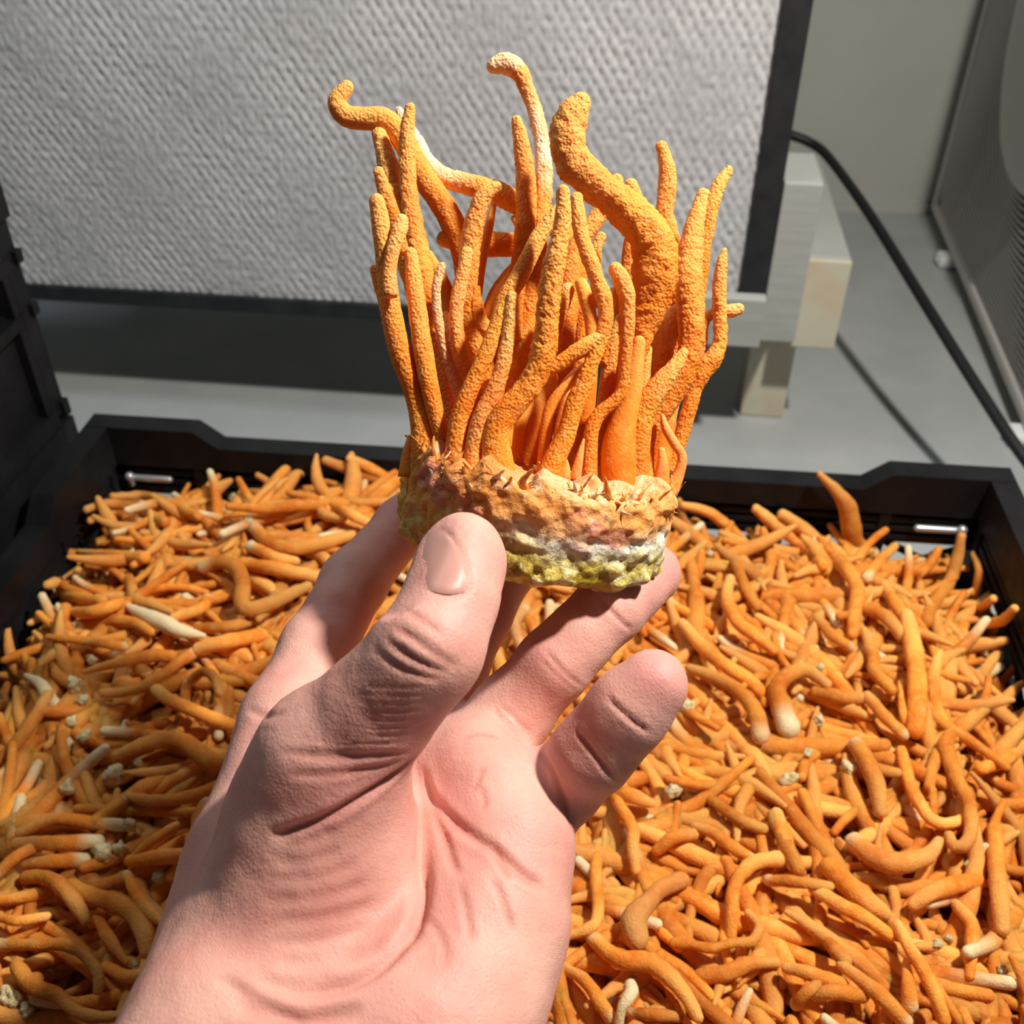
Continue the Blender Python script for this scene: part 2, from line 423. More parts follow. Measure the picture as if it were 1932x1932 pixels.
def make_crate(name):
    r = empty(name, (0, 0, 0))
    wall_parts(r, CW/2, CD/2, 'x', 1, 'back'); wall_parts(r, CW/2, CD/2, 'x', -1, 'front')
    wall_parts(r, CD/2-.0145, CW/2, 'y', 1, 'right'); wall_parts(r, CD/2-.0145, CW/2, 'y', -1, 'left')
    box('base_plate', (-CW/2+.01, -CD/2+.01, 0), (CW/2-.01, CD/2-.01, .004), M_BLK, r)
    for s in (-1, 1):
        V, Q, t_ = tube([(s*(CW/2-.022), CD/2-.0165, .117), (s*(CW/2-.046), CD/2-.0165, .117)], [.0021, .0021], 8, .006)
        hpn = obj('hinge_pin', V, Q, M_PIN, r)
        V, Q, t_ = tube([(s*(CW/2-.022), CD/2-.018, .1185), (s*(CW/2-.022), CD/2-.0175, .113)], [.003, .002], 8, .003)
        obj('pin_head', V, Q, M_PIN, hpn)
    return r
def copy_tree(o, parent=None):
    c = o.copy(); COL.objects.link(c); c.parent = parent
    for ch in list(o.children): copy_tree(ch, c)
    return c
crate = make_crate('crate')
bl, br = np.array([-.250, .524]), np.array([.277, .468])
ctr = (bl+br)/2; CYAW = math.atan2(br[1]-bl[1], br[0]-bl[0])
ax = np.array([math.cos(CYAW), math.sin(CYAW)]); ay = np.array([-ax[1], ax[0]])
c0 = ctr - ay*CD/2
crate.location = (c0[0], c0[1], 0.0); crate.rotation_euler = (0, 0, CYAW)
tag(crate, 'black slatted plastic crate filled with a heap of orange cordyceps stalks', 'crate')
c1 = c0 - ax*(CW+.012) - ay*.003
low = copy_tree(crate); low.location = (c1[0], c1[1], 0)
top = copy_tree(crate); top.location = (c1[0], c1[1], CH+.0115)
low['label'] = 'black slatted plastic crate carrying another crate, beside the heaped crate'
top['label'] = 'black slatted plastic crate stacked on another crate'
def w2l(P):                       # world -> main crate plane
    d = np.asarray(P)[..., :2]-c0; return np.stack([d@ax, d@ay], -1)
def l2w(x, y): return c0+x*ax+y*ay
# ------------------------------------------------------------ hand (one continuous skin)
def cone_sdf(P, a, b, r1, r2):    # round cone
    ba = b-a; l2 = float(ba@ba); rr = r1-r2; a2 = l2-rr*rr; il2 = 1/l2
    pa = P-a; y = pa@ba; z = y-l2
    x2 = ((pa*l2 - y[..., None]*ba)**2).sum(-1)
    y2 = y*y*l2; z2 = z*z*l2
    k_ = np.sign(rr)*rr*rr*x2
    d = (np.sqrt(np.maximum(x2*a2*il2, 0))+y*rr)*il2-r1
    m2 = np.sign(z)*a2*z2 > k_
    m1 = np.sign(y)*a2*y2 < k_
    d = np.where(m1, np.sqrt(x2+y2)*il2-r1, d)
    d = np.where(m2, np.sqrt(x2+z2)*il2-r2, d)
    return d
VOX = .00085
g0 = np.array([-.150, -.235, .060]); g1 = np.array([.062, .032, .368])
gn = ((g1-g0)/VOX).astype(int)+1
G = np.full(gn, .03, np.float32)
gx = [g0[k]+np.arange(gn[k])*VOX for k in range(3)]
def add_chain(pts, k, own=None):
    """union a chain of round cones (given as camera-frame points with radii) with smooth radius k"""
    pts = [(np.array(p, float), r) for p, r in pts]
    lo_ = np.min([p-r for p, r in pts], 0)-.014; hi_ = np.max([p+r for p, r in pts], 0)+.014
    s = []
    for q in range(3):
        i0 = max(0, int((lo_[q]-g0[q])/VOX)); i1 = min(gn[q], int((hi_[q]-g0[q])/VOX)+1); s.append(slice(i0, i1))
    s = tuple(s)
    A = np.stack(np.meshgrid(gx[0][s[0]], gx[1][s[1]], gx[2][s[2]], indexing='ij'), -1).astype(np.float32)
    d = None
    for (p, r), (q, r2) in zip(pts[:-1], pts[1:]):
        e = cone_sdf(A, p.astype(np.float32), q.astype(np.float32), np.float32(r), np.float32(r2))
        if d is None: d = e
        else:
            kk = .004; h = np.clip(.5+.5*(e-d)/kk, 0, 1); d = e*(1-h)+d*h-kk*h*(1-h)
    o = G[s]; h = np.clip(.5+.5*(d-o)/k, 0, 1)
    G[s] = d*(1-h)+o*h-k*h*(1-h)
def hp(x, y, d, r): return (pc(x, y, d), r)
# forearm and wrist
fe1 = w2c(np.array([-.128, -.075, .235])); fe2 = w2c(np.array([-.092, -.08, .232]))
add_chain([(fe1, .027), hp(436, 1945, .226, .0225), hp(500, 1660, .262, .0185)], .006)
add_chain([(fe2, .029), hp(620, 1960, .226, .0225), hp(700, 1700, .258, .019)], .010)
add_chain([(fe2+np.array([.018, 0, 0]), .026), hp(805, 1965, .222, .0205), hp(880, 1800, .238, .0185)], .010)
# metacarpals
add_chain([hp(470, 1880, .242, .021), hp(505, 1620, .262, .0188), hp(548, 1362, .284, .0137)], .010)
add_chain([hp(640, 1900, .240, .022), hp(770, 1420, .287, .0142)], .010)
add_chain([hp(760, 1900, .235, .0215), hp(895, 1440, .277, .0135)], .010)
add_chain([hp(800, 1960, .228, .0200), hp(862, 1850, .234, .0185), hp(925, 1720, .242, .0175), hp(958, 1600, .250, .0155)], .012)
add_chain([hp(958, 1600, .250, .0150), hp(942, 1500, .258, .0125), hp(900, 1445, .266, .0115)], .006)
add_chain([hp(800, 1455, .276, .0115), hp(900, 1450, .266, .0115)], .006)
# fingers: index, middle, ring, little
add_chain([hp(548, 1362, .286, .0130), hp(600, 1225, .300, .0108), hp(668, 1098, .321, .0100), hp(760, 992, .340, .0090), hp(832, 920, .348, .0080)], .005)
add_chain([hp(775, 1420, .289, .0130), hp(848, 1262, .300, .0108), hp(902, 1160, .315, .0100), hp(962, 1062, .327, .0092), hp(1008, 980, .336, .0080)], .005)
add_chain([hp(895, 1440, .281, .0125), hp(965, 1345, .279, .0105), hp(1047, 1252, .276, .0098), hp(1096, 1200, .277, .0089), hp(1150, 1147, .280, .0092), hp(1190, 1110, .286, .0087), hp(1226, 1082, .294, .0090)], .0045)
add_chain([hp(975, 1550, .274, .0118), hp(1060, 1480, .259, .0099), hp(1118, 1420, .250, .0096), hp(1154, 1378, .247, .0089), hp(1188, 1338, .244, .0092), hp(1232, 1291, .242, .0084)], .0035)
# thenar and thumb
add_chain([hp(545, 1830, .240, .0250), hp(565, 1760, .242, .0258), hp(600, 1600, .242, .0232), hp(615, 1490, .238, .0190)], .005)
add_chain([hp(600, 1520, .239, .0195), hp(625, 1432, .233, .0168), hp(718, 1330, .226, .0124), hp(770, 1270, .2215, .0112), hp(810, 1222, .2195, .0113), hp(852, 1125, .226, .0100), hp(867, 1060, .2325, .0098), hp(869, 1046, .2345, .0094)], .005)

# flat of the nail bed on the thumb tip
ta = pc(869, 1046, .2345)-pc(852, 1125, .226); ta /= np.linalg.norm(ta)
pn = np.array([-.52, .0, -.80]); pn -= ta*(pn@ta); pn /= np.linalg.norm(pn); pn += .10*ta; pn /= np.linalg.norm(pn)
pcn = pc(860, 1082, .2305)+pn*(.0099-.0013)
s_ = tuple(slice(max(0, int((pcn[q]-.013-g0[q])/VOX)), int((pcn[q]+.013-g0[q])/VOX)) for q in range(3))
A_ = np.stack(np.meshgrid(gx[0][s_[0]], gx[1][s_[1]], gx[2][s_[2]], indexing='ij'), -1)
dpl = (A_-pcn)@pn
o_ = G[s_]; h_ = np.clip(.5-.5*(dpl-o_)/.002, 0, 1); G[s_] = np.where(dpl > -.004, dpl*(1-h_)+o_*h_+.002*h_*(1-h_), o_)
del A_, dpl
def surface_nets(G, g0, h):
    ins = G < 0
    c = [ins[dx:dx+G.shape[0]-1, dy:dy+G.shape[1]-1, dz:dz+G.shape[2]-1] for dx in (0, 1) for dy in (0, 1) for dz in (0, 1)]
    s = np.zeros(c[0].shape, np.int8)
    for a in c: s += a
    act = np.argwhere((s > 0) & (s < 8)); idx = np.full(s.shape, -1, np.int32)
    idx[act[:, 0], act[:, 1], act[:, 2]] = np.arange(len(act))
    offs = [(dx, dy, dz) for dx in (0, 1) for dy in (0, 1) for dz in (0, 1)]
    val = [G[act[:, 0]+o[0], act[:, 1]+o[1], act[:, 2]+o[2]] for o in offs]
    acc = np.zeros((len(act), 3)); cnt = np.zeros(len(act))
    for a in range(8):
        for b in range(a+1, 8):
            if sum(abs(offs[a][q]-offs[b][q]) for q in range(3)) != 1: continue
            m_ = (val[a] < 0) != (val[b] < 0); t = np.where(m_, val[a]/np.where(m_, val[a]-val[b], 1), 0)
            p = np.array(offs[a])[None]+t[:, None]*(np.array(offs[b])-np.array(offs[a]))[None]
            acc[m_] += p[m_]; cnt[m_] += 1
    V = g0+(act+acc/cnt[:, None])*h
    Qs = []
    for ax_ in range(3):
        u, v = (ax_+1) % 3, (ax_+2) % 3
        sl0 = [slice(1, -1)]*3; sl1 = [slice(1, -1)]*3
        sl0[ax_] = slice(0, -1); sl1[ax_] = slice(1, None)
        A, B = ins[tuple(sl0)], ins[tuple(sl1)]
        e = np.argwhere(A != B); st = A[e[:, 0], e[:, 1], e[:, 2]]
        base_ = e.copy()
        for q in range(3):
            if q != ax_: base_[:, q] += 1
        def cell(du, dv):
            z = base_.copy(); z[:, u] += du; z[:, v] += dv; return idx[z[:, 0], z[:, 1], z[:, 2]]
        q4 = np.stack([cell(-1, -1), cell(0, -1), cell(0, 0), cell(-1, 0)], 1)
        q4[~st] = q4[~st][:, ::-1]; Qs.append(q4)
    Q = np.vstack(Qs); return V, Q[(Q >= 0).all(1)]
HV, HQ = surface_nets(G, g0, VOX)
E = np.vstack([HQ[:, [0, 1]], HQ[:, [1, 2]], HQ[:, [2, 3]], HQ[:, [3, 0]]])
deg = np.bincount(E.ravel(), minlength=len(HV)).astype(float)
def smooth(V, it, lam=.5):
    for _ in range(it):
        a = np.stack([np.bincount(E[:, 0], V[E[:, 1], q], len(V))+np.bincount(E[:, 1], V[E[:, 0], q], len(V)) for q in range(3)], 1)
        V = V+lam*(a/deg[:, None]-V)
    return V
HV = smooth(HV, 6)
HN = vert_normals(HV, HQ)
tri = np.vstack([HQ[:, :3], HQ[:, [0, 2, 3]]])
hb = BVHTree.FromPolygons(HV.tolist(), tri.tolist())
def hit(x, y):
    d = Vector(pc(x, y, 1.0)).normalized(); r = hb.ray_cast(Vector((0, 0, 0)), d)
    return None if r[0] is None else np.array(r[0])
crease = np.zeros(len(HV)); disp = np.zeros(len(HV))
facing = -(HN*HV).sum(1)/np.linalg.norm(HV, axis=1)      # towards the viewer
def carve(pts, width, depth, taper=True, red=1.0, lip=.18):
    """fold line pressed into the skin along the surface under the given line"""
    P = catmull(np.array(pts, float), max(12, len(pts)*8)); W = []
    for x, y in P:
        h = hit(x, y)
        if h is not None: W.append(h)
    if len(W) < 4: return
    W = np.array(W); n = len(W); best = np.full(len(HV), 1e9); prm = np.zeros(len(HV))
    lo_, hi_ = W.min(0)-.008, W.max(0)+.008
    sel = np.where(((HV > lo_) & (HV < hi_)).all(1) & (facing > -.25))[0]; S_ = HV[sel]
    b_ = np.full(len(sel), 1e9); t_ = np.zeros(len(sel))
    for q in range(n-1):
        a, b = W[q], W[q+1]; ba = b-a
        if np.linalg.norm(ba) > .012: continue
        t = np.clip(((S_-a)@ba)/(ba@ba+1e-12), 0, 1); d = np.linalg.norm(S_-a-t[:, None]*ba, axis=1)
        m_ = d < b_; b_[m_] = d[m_]; t_[m_] = (q+t[m_])/(n-1)
    tp = np.clip(np.minimum(t_, 1-t_)*5, 0, 1) if taper else 1
    g = np.exp(-(b_/width)**2)*tp; l_ = np.exp(-((b_-2.0*width)/(1.1*width))**2)*tp
    disp[sel] -= depth*g-lip*depth*l_; crease[sel] = np.maximum(crease[sel], g*red)
mm = .001
# thumb joint folds and back-of-thumb wrinkles
carve([(735, 1180), (780, 1205), (830, 1240), (868, 1262)], .8*mm, .5*mm, lip=.05)
carve([(722, 1200), (770, 1238), (820, 1262), (850, 1268)], .9*mm, .6*mm, lip=.05)
carve([(702, 1222), (750, 1258), (805, 1278), (840, 1282)], .8*mm, .45*mm, lip=.05)
carve([(765, 1150), (800, 1172), (840, 1200)], .7*mm, .3*mm)
for q in range(9):
    y0 = 1290+q*15; carve([(672-q*14, y0), (735-q*8, y0+8), (810-q*6, y0+6)], .5*mm, .16*mm, red=.35)
carve([(520, 1418), (620, 1427), (700, 1426), (775, 1420)], .8*mm, .5*mm)
carve([(530, 1462), (620, 1462), (700, 1450), (760, 1432)], .7*mm, .4*mm)
# big fold at the root of the thumb
carve([(782, 1425), (762, 1447), (720, 1480), (670, 1512), (610, 1545), (540, 1570), (505, 1575)], 1.1*mm, 1.3*mm)
# life line round the thenar
carve([(783, 1430), (792, 1480), (797, 1540), (797, 1620), (795, 1690), (780, 1745), (750, 1790), (705, 1832), (640, 1862), (560, 1872), (470, 1850)], 1.6*mm, 1.8*mm, red=.6)
carve([(797, 1620), (790, 1720), (760, 1780)], 3.2*mm, 1.2*mm, red=0, lip=0)
# palm lines
carve([(800, 1450), (815, 1500), (850, 1545), (895, 1580), (935, 1605), (985, 1650), (1015, 1670), (1030, 1692)], 1.2*mm, 1.2*mm)
carve([(795, 1440), (810, 1500), (822, 1540), (838, 1580), (855, 1630), (870, 1655)], 1.0*mm, .9*mm)
carve([(865, 1660), (875, 1700), (885, 1745), (890, 1780)], .8*mm, .5*mm)
carve([(925, 1590), (945, 1630), (965, 1660)], .9*mm, .6*mm)
carve([(925, 1650), (945, 1690), (960, 1730), (972, 1765)], .8*mm, .5*mm)
carve([(803, 1725), (825, 1755), (840, 1790), (838, 1830)], .8*mm, .45*mm)
carve([(890, 1500), (905, 1470), (910, 1445)], .7*mm, .3*mm)
carve([(905, 1480), (915, 1510), (912, 1530)], .7*mm, .3*mm)
# thenar wrinkles
for q, (xa, ya, xb, yb) in enumerate([(505, 1590, 640, 1560), (500, 1625, 660, 1600), (498, 1660, 690, 1628), (495, 1700, 720, 1660), (500, 1740, 730, 1700), (505, 1780, 720, 1745), (500, 1815, 690, 1790), (480, 1850, 640, 1835)]):
    carve([(xa, ya), ((xa+xb)/2, (ya+yb)/2+12), (xb, yb)], 1.7*mm, .50*mm, red=.15)
carve([(690, 1900), (640, 1915), (560, 1925), (480, 1905), (420, 1860)], 1.6*mm, 1.0*mm, red=.6)
carve([(400, 1840), (460, 1870), (530, 1910), (580, 1930)], 1.2*mm, .6*mm, red=.3)
# ring finger flexion creases
carve([(1028, 1225), (1048, 1250), (1075, 1278), (1105, 1300)], .6*mm, .40*mm)
carve([(1015, 1238), (1040, 1262), (1070, 1290), (1092, 1305)], .5*mm, .25*mm)
carve([(1128, 1125), (1150, 1150), (1175, 1175), (1195, 1192)], .6*mm, .40*mm)
carve([(940, 1325), (965, 1350), (990, 1372), (1008, 1390)], .6*mm, .35*mm)
carve([(930, 1338), (955, 1362), (985, 1392)], .7*mm, .5*mm)
# little finger creases
carve([(1082, 1372), (1105, 1402), (1135, 1440), (1165, 1478)], .8*mm, .6*mm)
carve([(1142, 1310), (1165, 1335), (1200, 1365), (1232, 1388)], .7*mm, .5*mm)
carve([(1012, 1410), (1040, 1450), (1062, 1500), (1078, 1560)], .8*mm, .5*mm)
carve([(870, 1395), (905, 1385), (945, 1392)], .7*mm, .3*mm)
carve([(462, 1335), (500, 1352), (540, 1345)], 1.0*mm, .4*mm, red=.2)
# nail bed groove on the thumb
NB = [(815, 995), (846, 1008), (868, 1042), (882, 1075), (888, 1098), (878, 1120), (842, 1124), (808, 1114)]
carve(NB, .7*mm, .35*mm, red=.5)
nz_ = vnoise(HV*180, 3)*.00016+vnoise(HV*420, 4)*.00006
disp += nz_
HV2 = HV + HN*disp[:, None]
m = M_SKIN = mat('skin', (.74, .42, .34), .50, .34, .22, (1, .30, .16), .0025); k = NT(m)
n1 = k.noise(48, 4); n2 = k.noise(190, 5); cr = k.attr('crease')
c = k.mix(k.ramp(n1, [(.33, (0, 0, 0)), (.68, (1, 1, 1))]), (.69, .300, .245), (.81, .46, .365))
c = k.mix(k.ramp(n2, [(.5, (0, 0, 0)), (.85, (.4, .4, .4))]), c, (.68, .29, .245))
c = k.mix(k.attr('pink'), c, (.66, .27, .24))
c = k.mix(k.math('MULTIPLY', cr, .55), c, (.56, .20, .15))
k.base(c)
wv = k.n('ShaderNodeTexWave', wave_type='BANDS', bands_direction='DIAGONAL', i={'Scale': 760, 'Distortion': 14, 'Detail': 2, 'Detail Scale': .06, 'Vector': k.coord()}).outputs[1]
b = k.bump(k.vor(820, feat='DISTANCE_TO_EDGE'), .00022, .55)
b = k.bump(k.noise(330, 6, rough=.65), .0004, .65, b)
k.normal(k.bump(wv, .00005, .30, b))
HP = np.stack([966+HV[:, 0]/HV[:, 2]*F, 966-HV[:, 1]/HV[:, 2]*F], 1)
pink = np.zeros(len(HV))
for x, y, r, a in [(620, 1500, 120, .55), (600, 1420, 90, .4), (690, 1600, 120, .35), (870, 1180, 70, .4), (1240, 1275, 75, .9), (1265, 1060, 60, .8), (1060, 1300, 60, .4), (820, 1060, 70, .35), (1000, 1560, 90, .25), (640, 1700, 120, .3), (700, 1890, 90, .35)]:
    pink = np.maximum(pink, a*np.exp(-((HP[:, 0]-x)**2+(HP[:, 1]-y)**2)/r**2))
W2 = c2w(HV2)
hand_org = c2w(pc(610, 1955, .226))
hand = empty('hand', hand_org)
hs = obj('skin', W2-hand_org, HQ, M_SKIN, hand, {'crease': crease, 'pink': pink})
# thumb nail: a curved plate laid on the bed
tri2 = tri; hb2 = BVHTree.FromPolygons(HV2.tolist(), tri2.tolist())
def hit2(x, y):
    r = hb2.ray_cast(Vector((0, 0, 0)), Vector(pc(x, y, 1.0)).normalized())
    return (np.array(r[0]), np.array(r[1])) if r[0] is not None else (None, None)
NR, NC = 14, 10
Lp = catmull(np.array([(806, 1112), (797, 1070), (799, 1032), (810, 1004)], float), NR)
Rp = catmull(np.array([(876, 1118), (884, 1092), (870, 1046), (846, 1012)], float), NR)
NX = []; ND = []; NE = []
for a in range(NR):
    for b in range(NC):
        f = b/(NC-1); x, y = Lp[a]*(1-f)+Rp[a]*f
        y += 6*math.sin(math.pi*f)*(1-a/(NR-1)) - 9*math.sin(math.pi*f)*(a/(NR-1))**3
        r_ = hb.ray_cast(Vector((0, 0, 0)), Vector(pc(x, y, 1.0)).normalized())
        NX.append((x, y)); ND.append(r_[0][2]); NE.append(1 if 0 < b < NC-1 and 0 < a < NR-1 else 0)
NX = np.array(NX); ND = np.array(ND); xx, yy = (NX[:, 0]-845)/50, (NX[:, 1]-1062)/60
Bm = np.stack([np.ones_like(xx), xx, yy, xx*xx, xx*yy, yy*yy, xx**3], 1)
cf = np.linalg.lstsq(Bm, ND, rcond=None)[0]; dd = Bm@cf
fb = np.tile(np.arange(NC)/(NC-1), NR)
dd = np.where(np.array(NE) > 0, np.minimum(dd, ND-.00005), ND+.0001) - .00016*np.array(NE) - .0002*np.sin(math.pi*fb)
NVp = np.array([pc(x, y, d) for (x, y), d in zip(NX, dd)])
NQ = [(a*NC+b, a*NC+b+1, (a+1)*NC+b+1, (a+1)*NC+b) for a in range(NR-1) for b in range(NC-1)]
back = NVp*(1+.0006/np.linalg.norm(NVp, axis=1))[:, None]
NQ2 = NQ+[tuple(NR*NC+z for z in reversed(q)) for q in NQ]
M_NAIL = mat('thumb_nail', (.58, .29, .235), .42, .35, .25, (1, .4, .25), .002)
nl = obj('thumb_nail', c2w(np.vstack([NVp, back]))-hand_org, np.array(NQ2), M_NAIL, hand)
nl['label'] = 'short trimmed thumb nail'
tag(hand, 'bare left hand, palm up, pinching the block of the cordyceps cluster', 'hand')
# ------------------------------------------------------------ cordyceps cluster in the hand
D0 = .290
BC = pc(1008, 960, D0)
BA = np.array([.19, .96, -.20]); BA /= np.linalg.norm(BA)
BU = np.cross(BA, np.array([0, 0, -1.0])); BU /= np.linalg.norm(BU)      # in the picture plane
BV = np.cross(BU, BA)                                                     # towards the viewer or away
if BV[2] > 0: BV = -BV
BR, BH = .0378, .0262
cl_org = c2w(BC - BA*BH/2)
cluster = empty('cordyceps_cluster', cl_org)
na, nh = 300, 110
A_, H_ = np.meshgrid(np.linspace(0, 2*np.pi, na, endpoint=False), np.linspace(0, 1, nh), indexing='ij')
a, h = A_.ravel(), H_.ravel()
PN = np.stack([np.cos(a)*BR, np.sin(a)*BR, h*BH], 1)
gpt = np.stack([np.cos(rng.uniform(0, 2*np.pi, 280)), np.zeros(280), rng.uniform(0, 1, 280)], 1)
th_ = rng.uniform(0, 2*np.pi, 280); gpt[:, 0] = np.cos(th_)*BR; gpt[:, 1] = np.sin(th_)*BR; gpt[:, 2] *= BH
kern = np.empty(len(PN))
for q in range(0, len(PN), 4000): kern[q:q+4000] = np.sqrt(((PN[q:q+4000, None]-gpt[None])**2).sum(-1)).min(1)
kern = 1-np.clip(kern/.0042, 0, 1)**2
r = BR*(1+.02*(h-.5))
r = r - .0055*np.clip(1-h/.16, 0, 1)**2 - .0035*np.clip((h-.88)/.12, 0, 1)**2
low_ = np.clip(1.15-h*1.9, 0, 1)
r = r + (.25+low_)*(.0018*(kern-.5)) + .0012*vnoise(PN*120, 12) + .0010*vnoise(PN*420, 13) + np.clip(h-.5, 0, 1)*.0016*vnoise(PN*260, 14)
r = r + .0009*vnoise(PN*45, 17)
zz = h*BH + np.clip((h-.9)/.1, 0, 1)*(.0036*vnoise(PN*240, 15)+.0010) + np.clip((.1-h)/.1, 0, 1)*(.0016*vnoise(PN*90, 16))
P3 = (BC-BA*BH/2)[None]+np.cos(a)[:, None]*r[:, None]*BU+np.sin(a)[:, None]*r[:, None]*BV+zz[:, None]*BA
i = np.arange(na)[:, None]; j = np.arange(nh-1)[None, :]; i2 = (i+1) % na
BQ = np.stack([i*nh+j, i2*nh+j, i2*nh+j+1, i*nh+j+1], -1).reshape(-1, 4)
# lids
def lid(hidx, hh, seed, amp):
    V = []; rings = 22
    for q in range(1, rings):
        f = 1-q/rings; aa = np.linspace(0, 2*np.pi, na, endpoint=False); rr = r.reshape(na, nh)[:, hidx]*f
        pn = np.stack([np.cos(aa)*rr, np.sin(aa)*rr, np.full(na, seed)], 1)
        z = zz.reshape(na, nh)[:, hidx]*f+hh*(1-f)+amp*vnoise(pn*160, seed)
        V.append((BC-BA*BH/2)[None]+np.cos(aa)[:, None]*rr[:, None]*BU+np.sin(aa)[:, None]*rr[:, None]*BV+z[:, None]*BA)
    return V
Vs = [P3]; n0 = len(P3); Qs = [BQ]; hatt = [h]; aatt = [np.cos(a)]
aa1 = np.cos(np.linspace(0, 2*np.pi, na, endpoint=False))
for hidx, hh, sd_, flip, amp in ((nh-1, BH*.98, 21, False, .0018), (0, 0.0012, 22, True, .0012)):
    L_ = lid(hidx, hh, sd_, amp); prev = np.arange(na)*nh+hidx
    for ring in L_:
        cur = n0+np.arange(na); n0 += na; Vs.append(ring); hatt.append(np.full(na, 1. if not flip else 0.)); aatt.append(aa1)
        q = np.stack([prev, np.roll(prev, -1), np.roll(cur, -1), cur], 1)
        Qs.append(q[:, ::-1] if flip else q); prev = cur
    cc = Vs[-1].mean(0); Vs.append(cc[None]); hatt.append([1. if not flip else 0.]); aatt.append([0.]); ci = n0; n0 += 1
    kx = np.arange(0, na, 2)
    q = np.stack([np.full(len(kx), ci), prev[kx], prev[kx+1], prev[(kx+2) % na]], 1)
    Qs.append(q if flip else q[:, ::-1])
BVt = np.vstack(Vs); BQt = np.vstack(Qs)
m = M_BLOCK = mat('substrate_block', (.8, .6, .3), .55, .4, .15, (1, .6, .25), .003); k = NT(m)
hn = k.math('ADD', k.attr('h'), k.math('MULTIPLY_ADD', k.noise(75, 6, rough=.65), .62)); k.t.nodes
[n for n in k.t.nodes if n.type == 'MATH' and n.operation == 'MULTIPLY_ADD'][-1].inputs[2].default_value = -.31
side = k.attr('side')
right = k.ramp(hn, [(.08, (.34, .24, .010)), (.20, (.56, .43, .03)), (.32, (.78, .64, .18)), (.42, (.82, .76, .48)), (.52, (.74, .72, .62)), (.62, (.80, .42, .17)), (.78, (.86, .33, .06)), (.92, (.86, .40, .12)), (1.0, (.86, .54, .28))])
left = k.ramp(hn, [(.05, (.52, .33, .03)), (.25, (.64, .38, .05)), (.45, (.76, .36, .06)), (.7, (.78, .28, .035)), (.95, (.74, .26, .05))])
c = k.mix(k.ramp(side, [(.30, (0, 0, 0)), (.58, (1, 1, 1))]), left, right)  # orange left, yellow right; shaded and lit sides also put into the colour
dco = k.n('ShaderNodeVectorMath', operation='MULTIPLY_ADD', i={0: k.n('ShaderNodeTexNoise', i={'Scale': 300, 'Detail': 3, 'Vector': k.coord()}).outputs[1], 1: (.006, .006, .006), 2: k.coord()}).outputs[0]
vc = k.vor(250, dco, out=1); sep = k.n('ShaderNodeSeparateColor', i={'Color': vc}).outputs[0]
kc = k.ramp(sep, [(.1, (.30, .20, .008)), (.4, (.54, .40, .025)), (.7, (.80, .66, .20)), (.95, (.80, .70, .42))])
kd_ = k.ramp(k.vor(250, dco, feat='DISTANCE_TO_EDGE'), [(.0, (.62, .55, .42)), (.16, (1, 1, 1))])
kc = k.mix(1.0, kc, kd_, 'MULTIPLY')
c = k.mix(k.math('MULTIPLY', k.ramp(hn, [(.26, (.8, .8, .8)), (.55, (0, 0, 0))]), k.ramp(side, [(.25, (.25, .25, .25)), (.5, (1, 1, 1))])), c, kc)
c = k.mix(k.ramp(k.noise(240, 6, rough=.7), [(.56, (0, 0, 0)), (.74, (.85, .85, .85))]), c, (.84, .78, .62))
c = k.mix(k.ramp(k.noise(150, 6), [(.62, (0, 0, 0)), (.70, (.9, .9, .9))]), c, (.13, .085, .03))
c = k.mix(k.math('MULTIPLY', k.ramp(k.noise(80, 4), [(.55, (0, 0, 0)), (.66, (.7, .7, .7))]), k.ramp(hn, [(.45, (0, 0, 0)), (.6, (1, 1, 1))])), c, (.74, .24, .20))
k.base(c)
k.L(k.ramp(hn, [(.10, (.22,)*3), (.4, (.62,)*3)]), k.p.inputs['Roughness'])
b = k.bump(k.noise(260, 6, rough=.65), .0016, .9)
k.normal(k.bump(k.vor(520), .0006, .6, b))
ha = np.concatenate([np.asarray(x, float) for x in hatt]); sa = np.concatenate([np.asarray(x, float) for x in aatt])
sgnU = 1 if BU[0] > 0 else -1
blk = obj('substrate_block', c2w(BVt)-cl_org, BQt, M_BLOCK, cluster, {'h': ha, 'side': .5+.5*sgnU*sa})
blk['label'] = 'crumbly yellow and orange grain block'

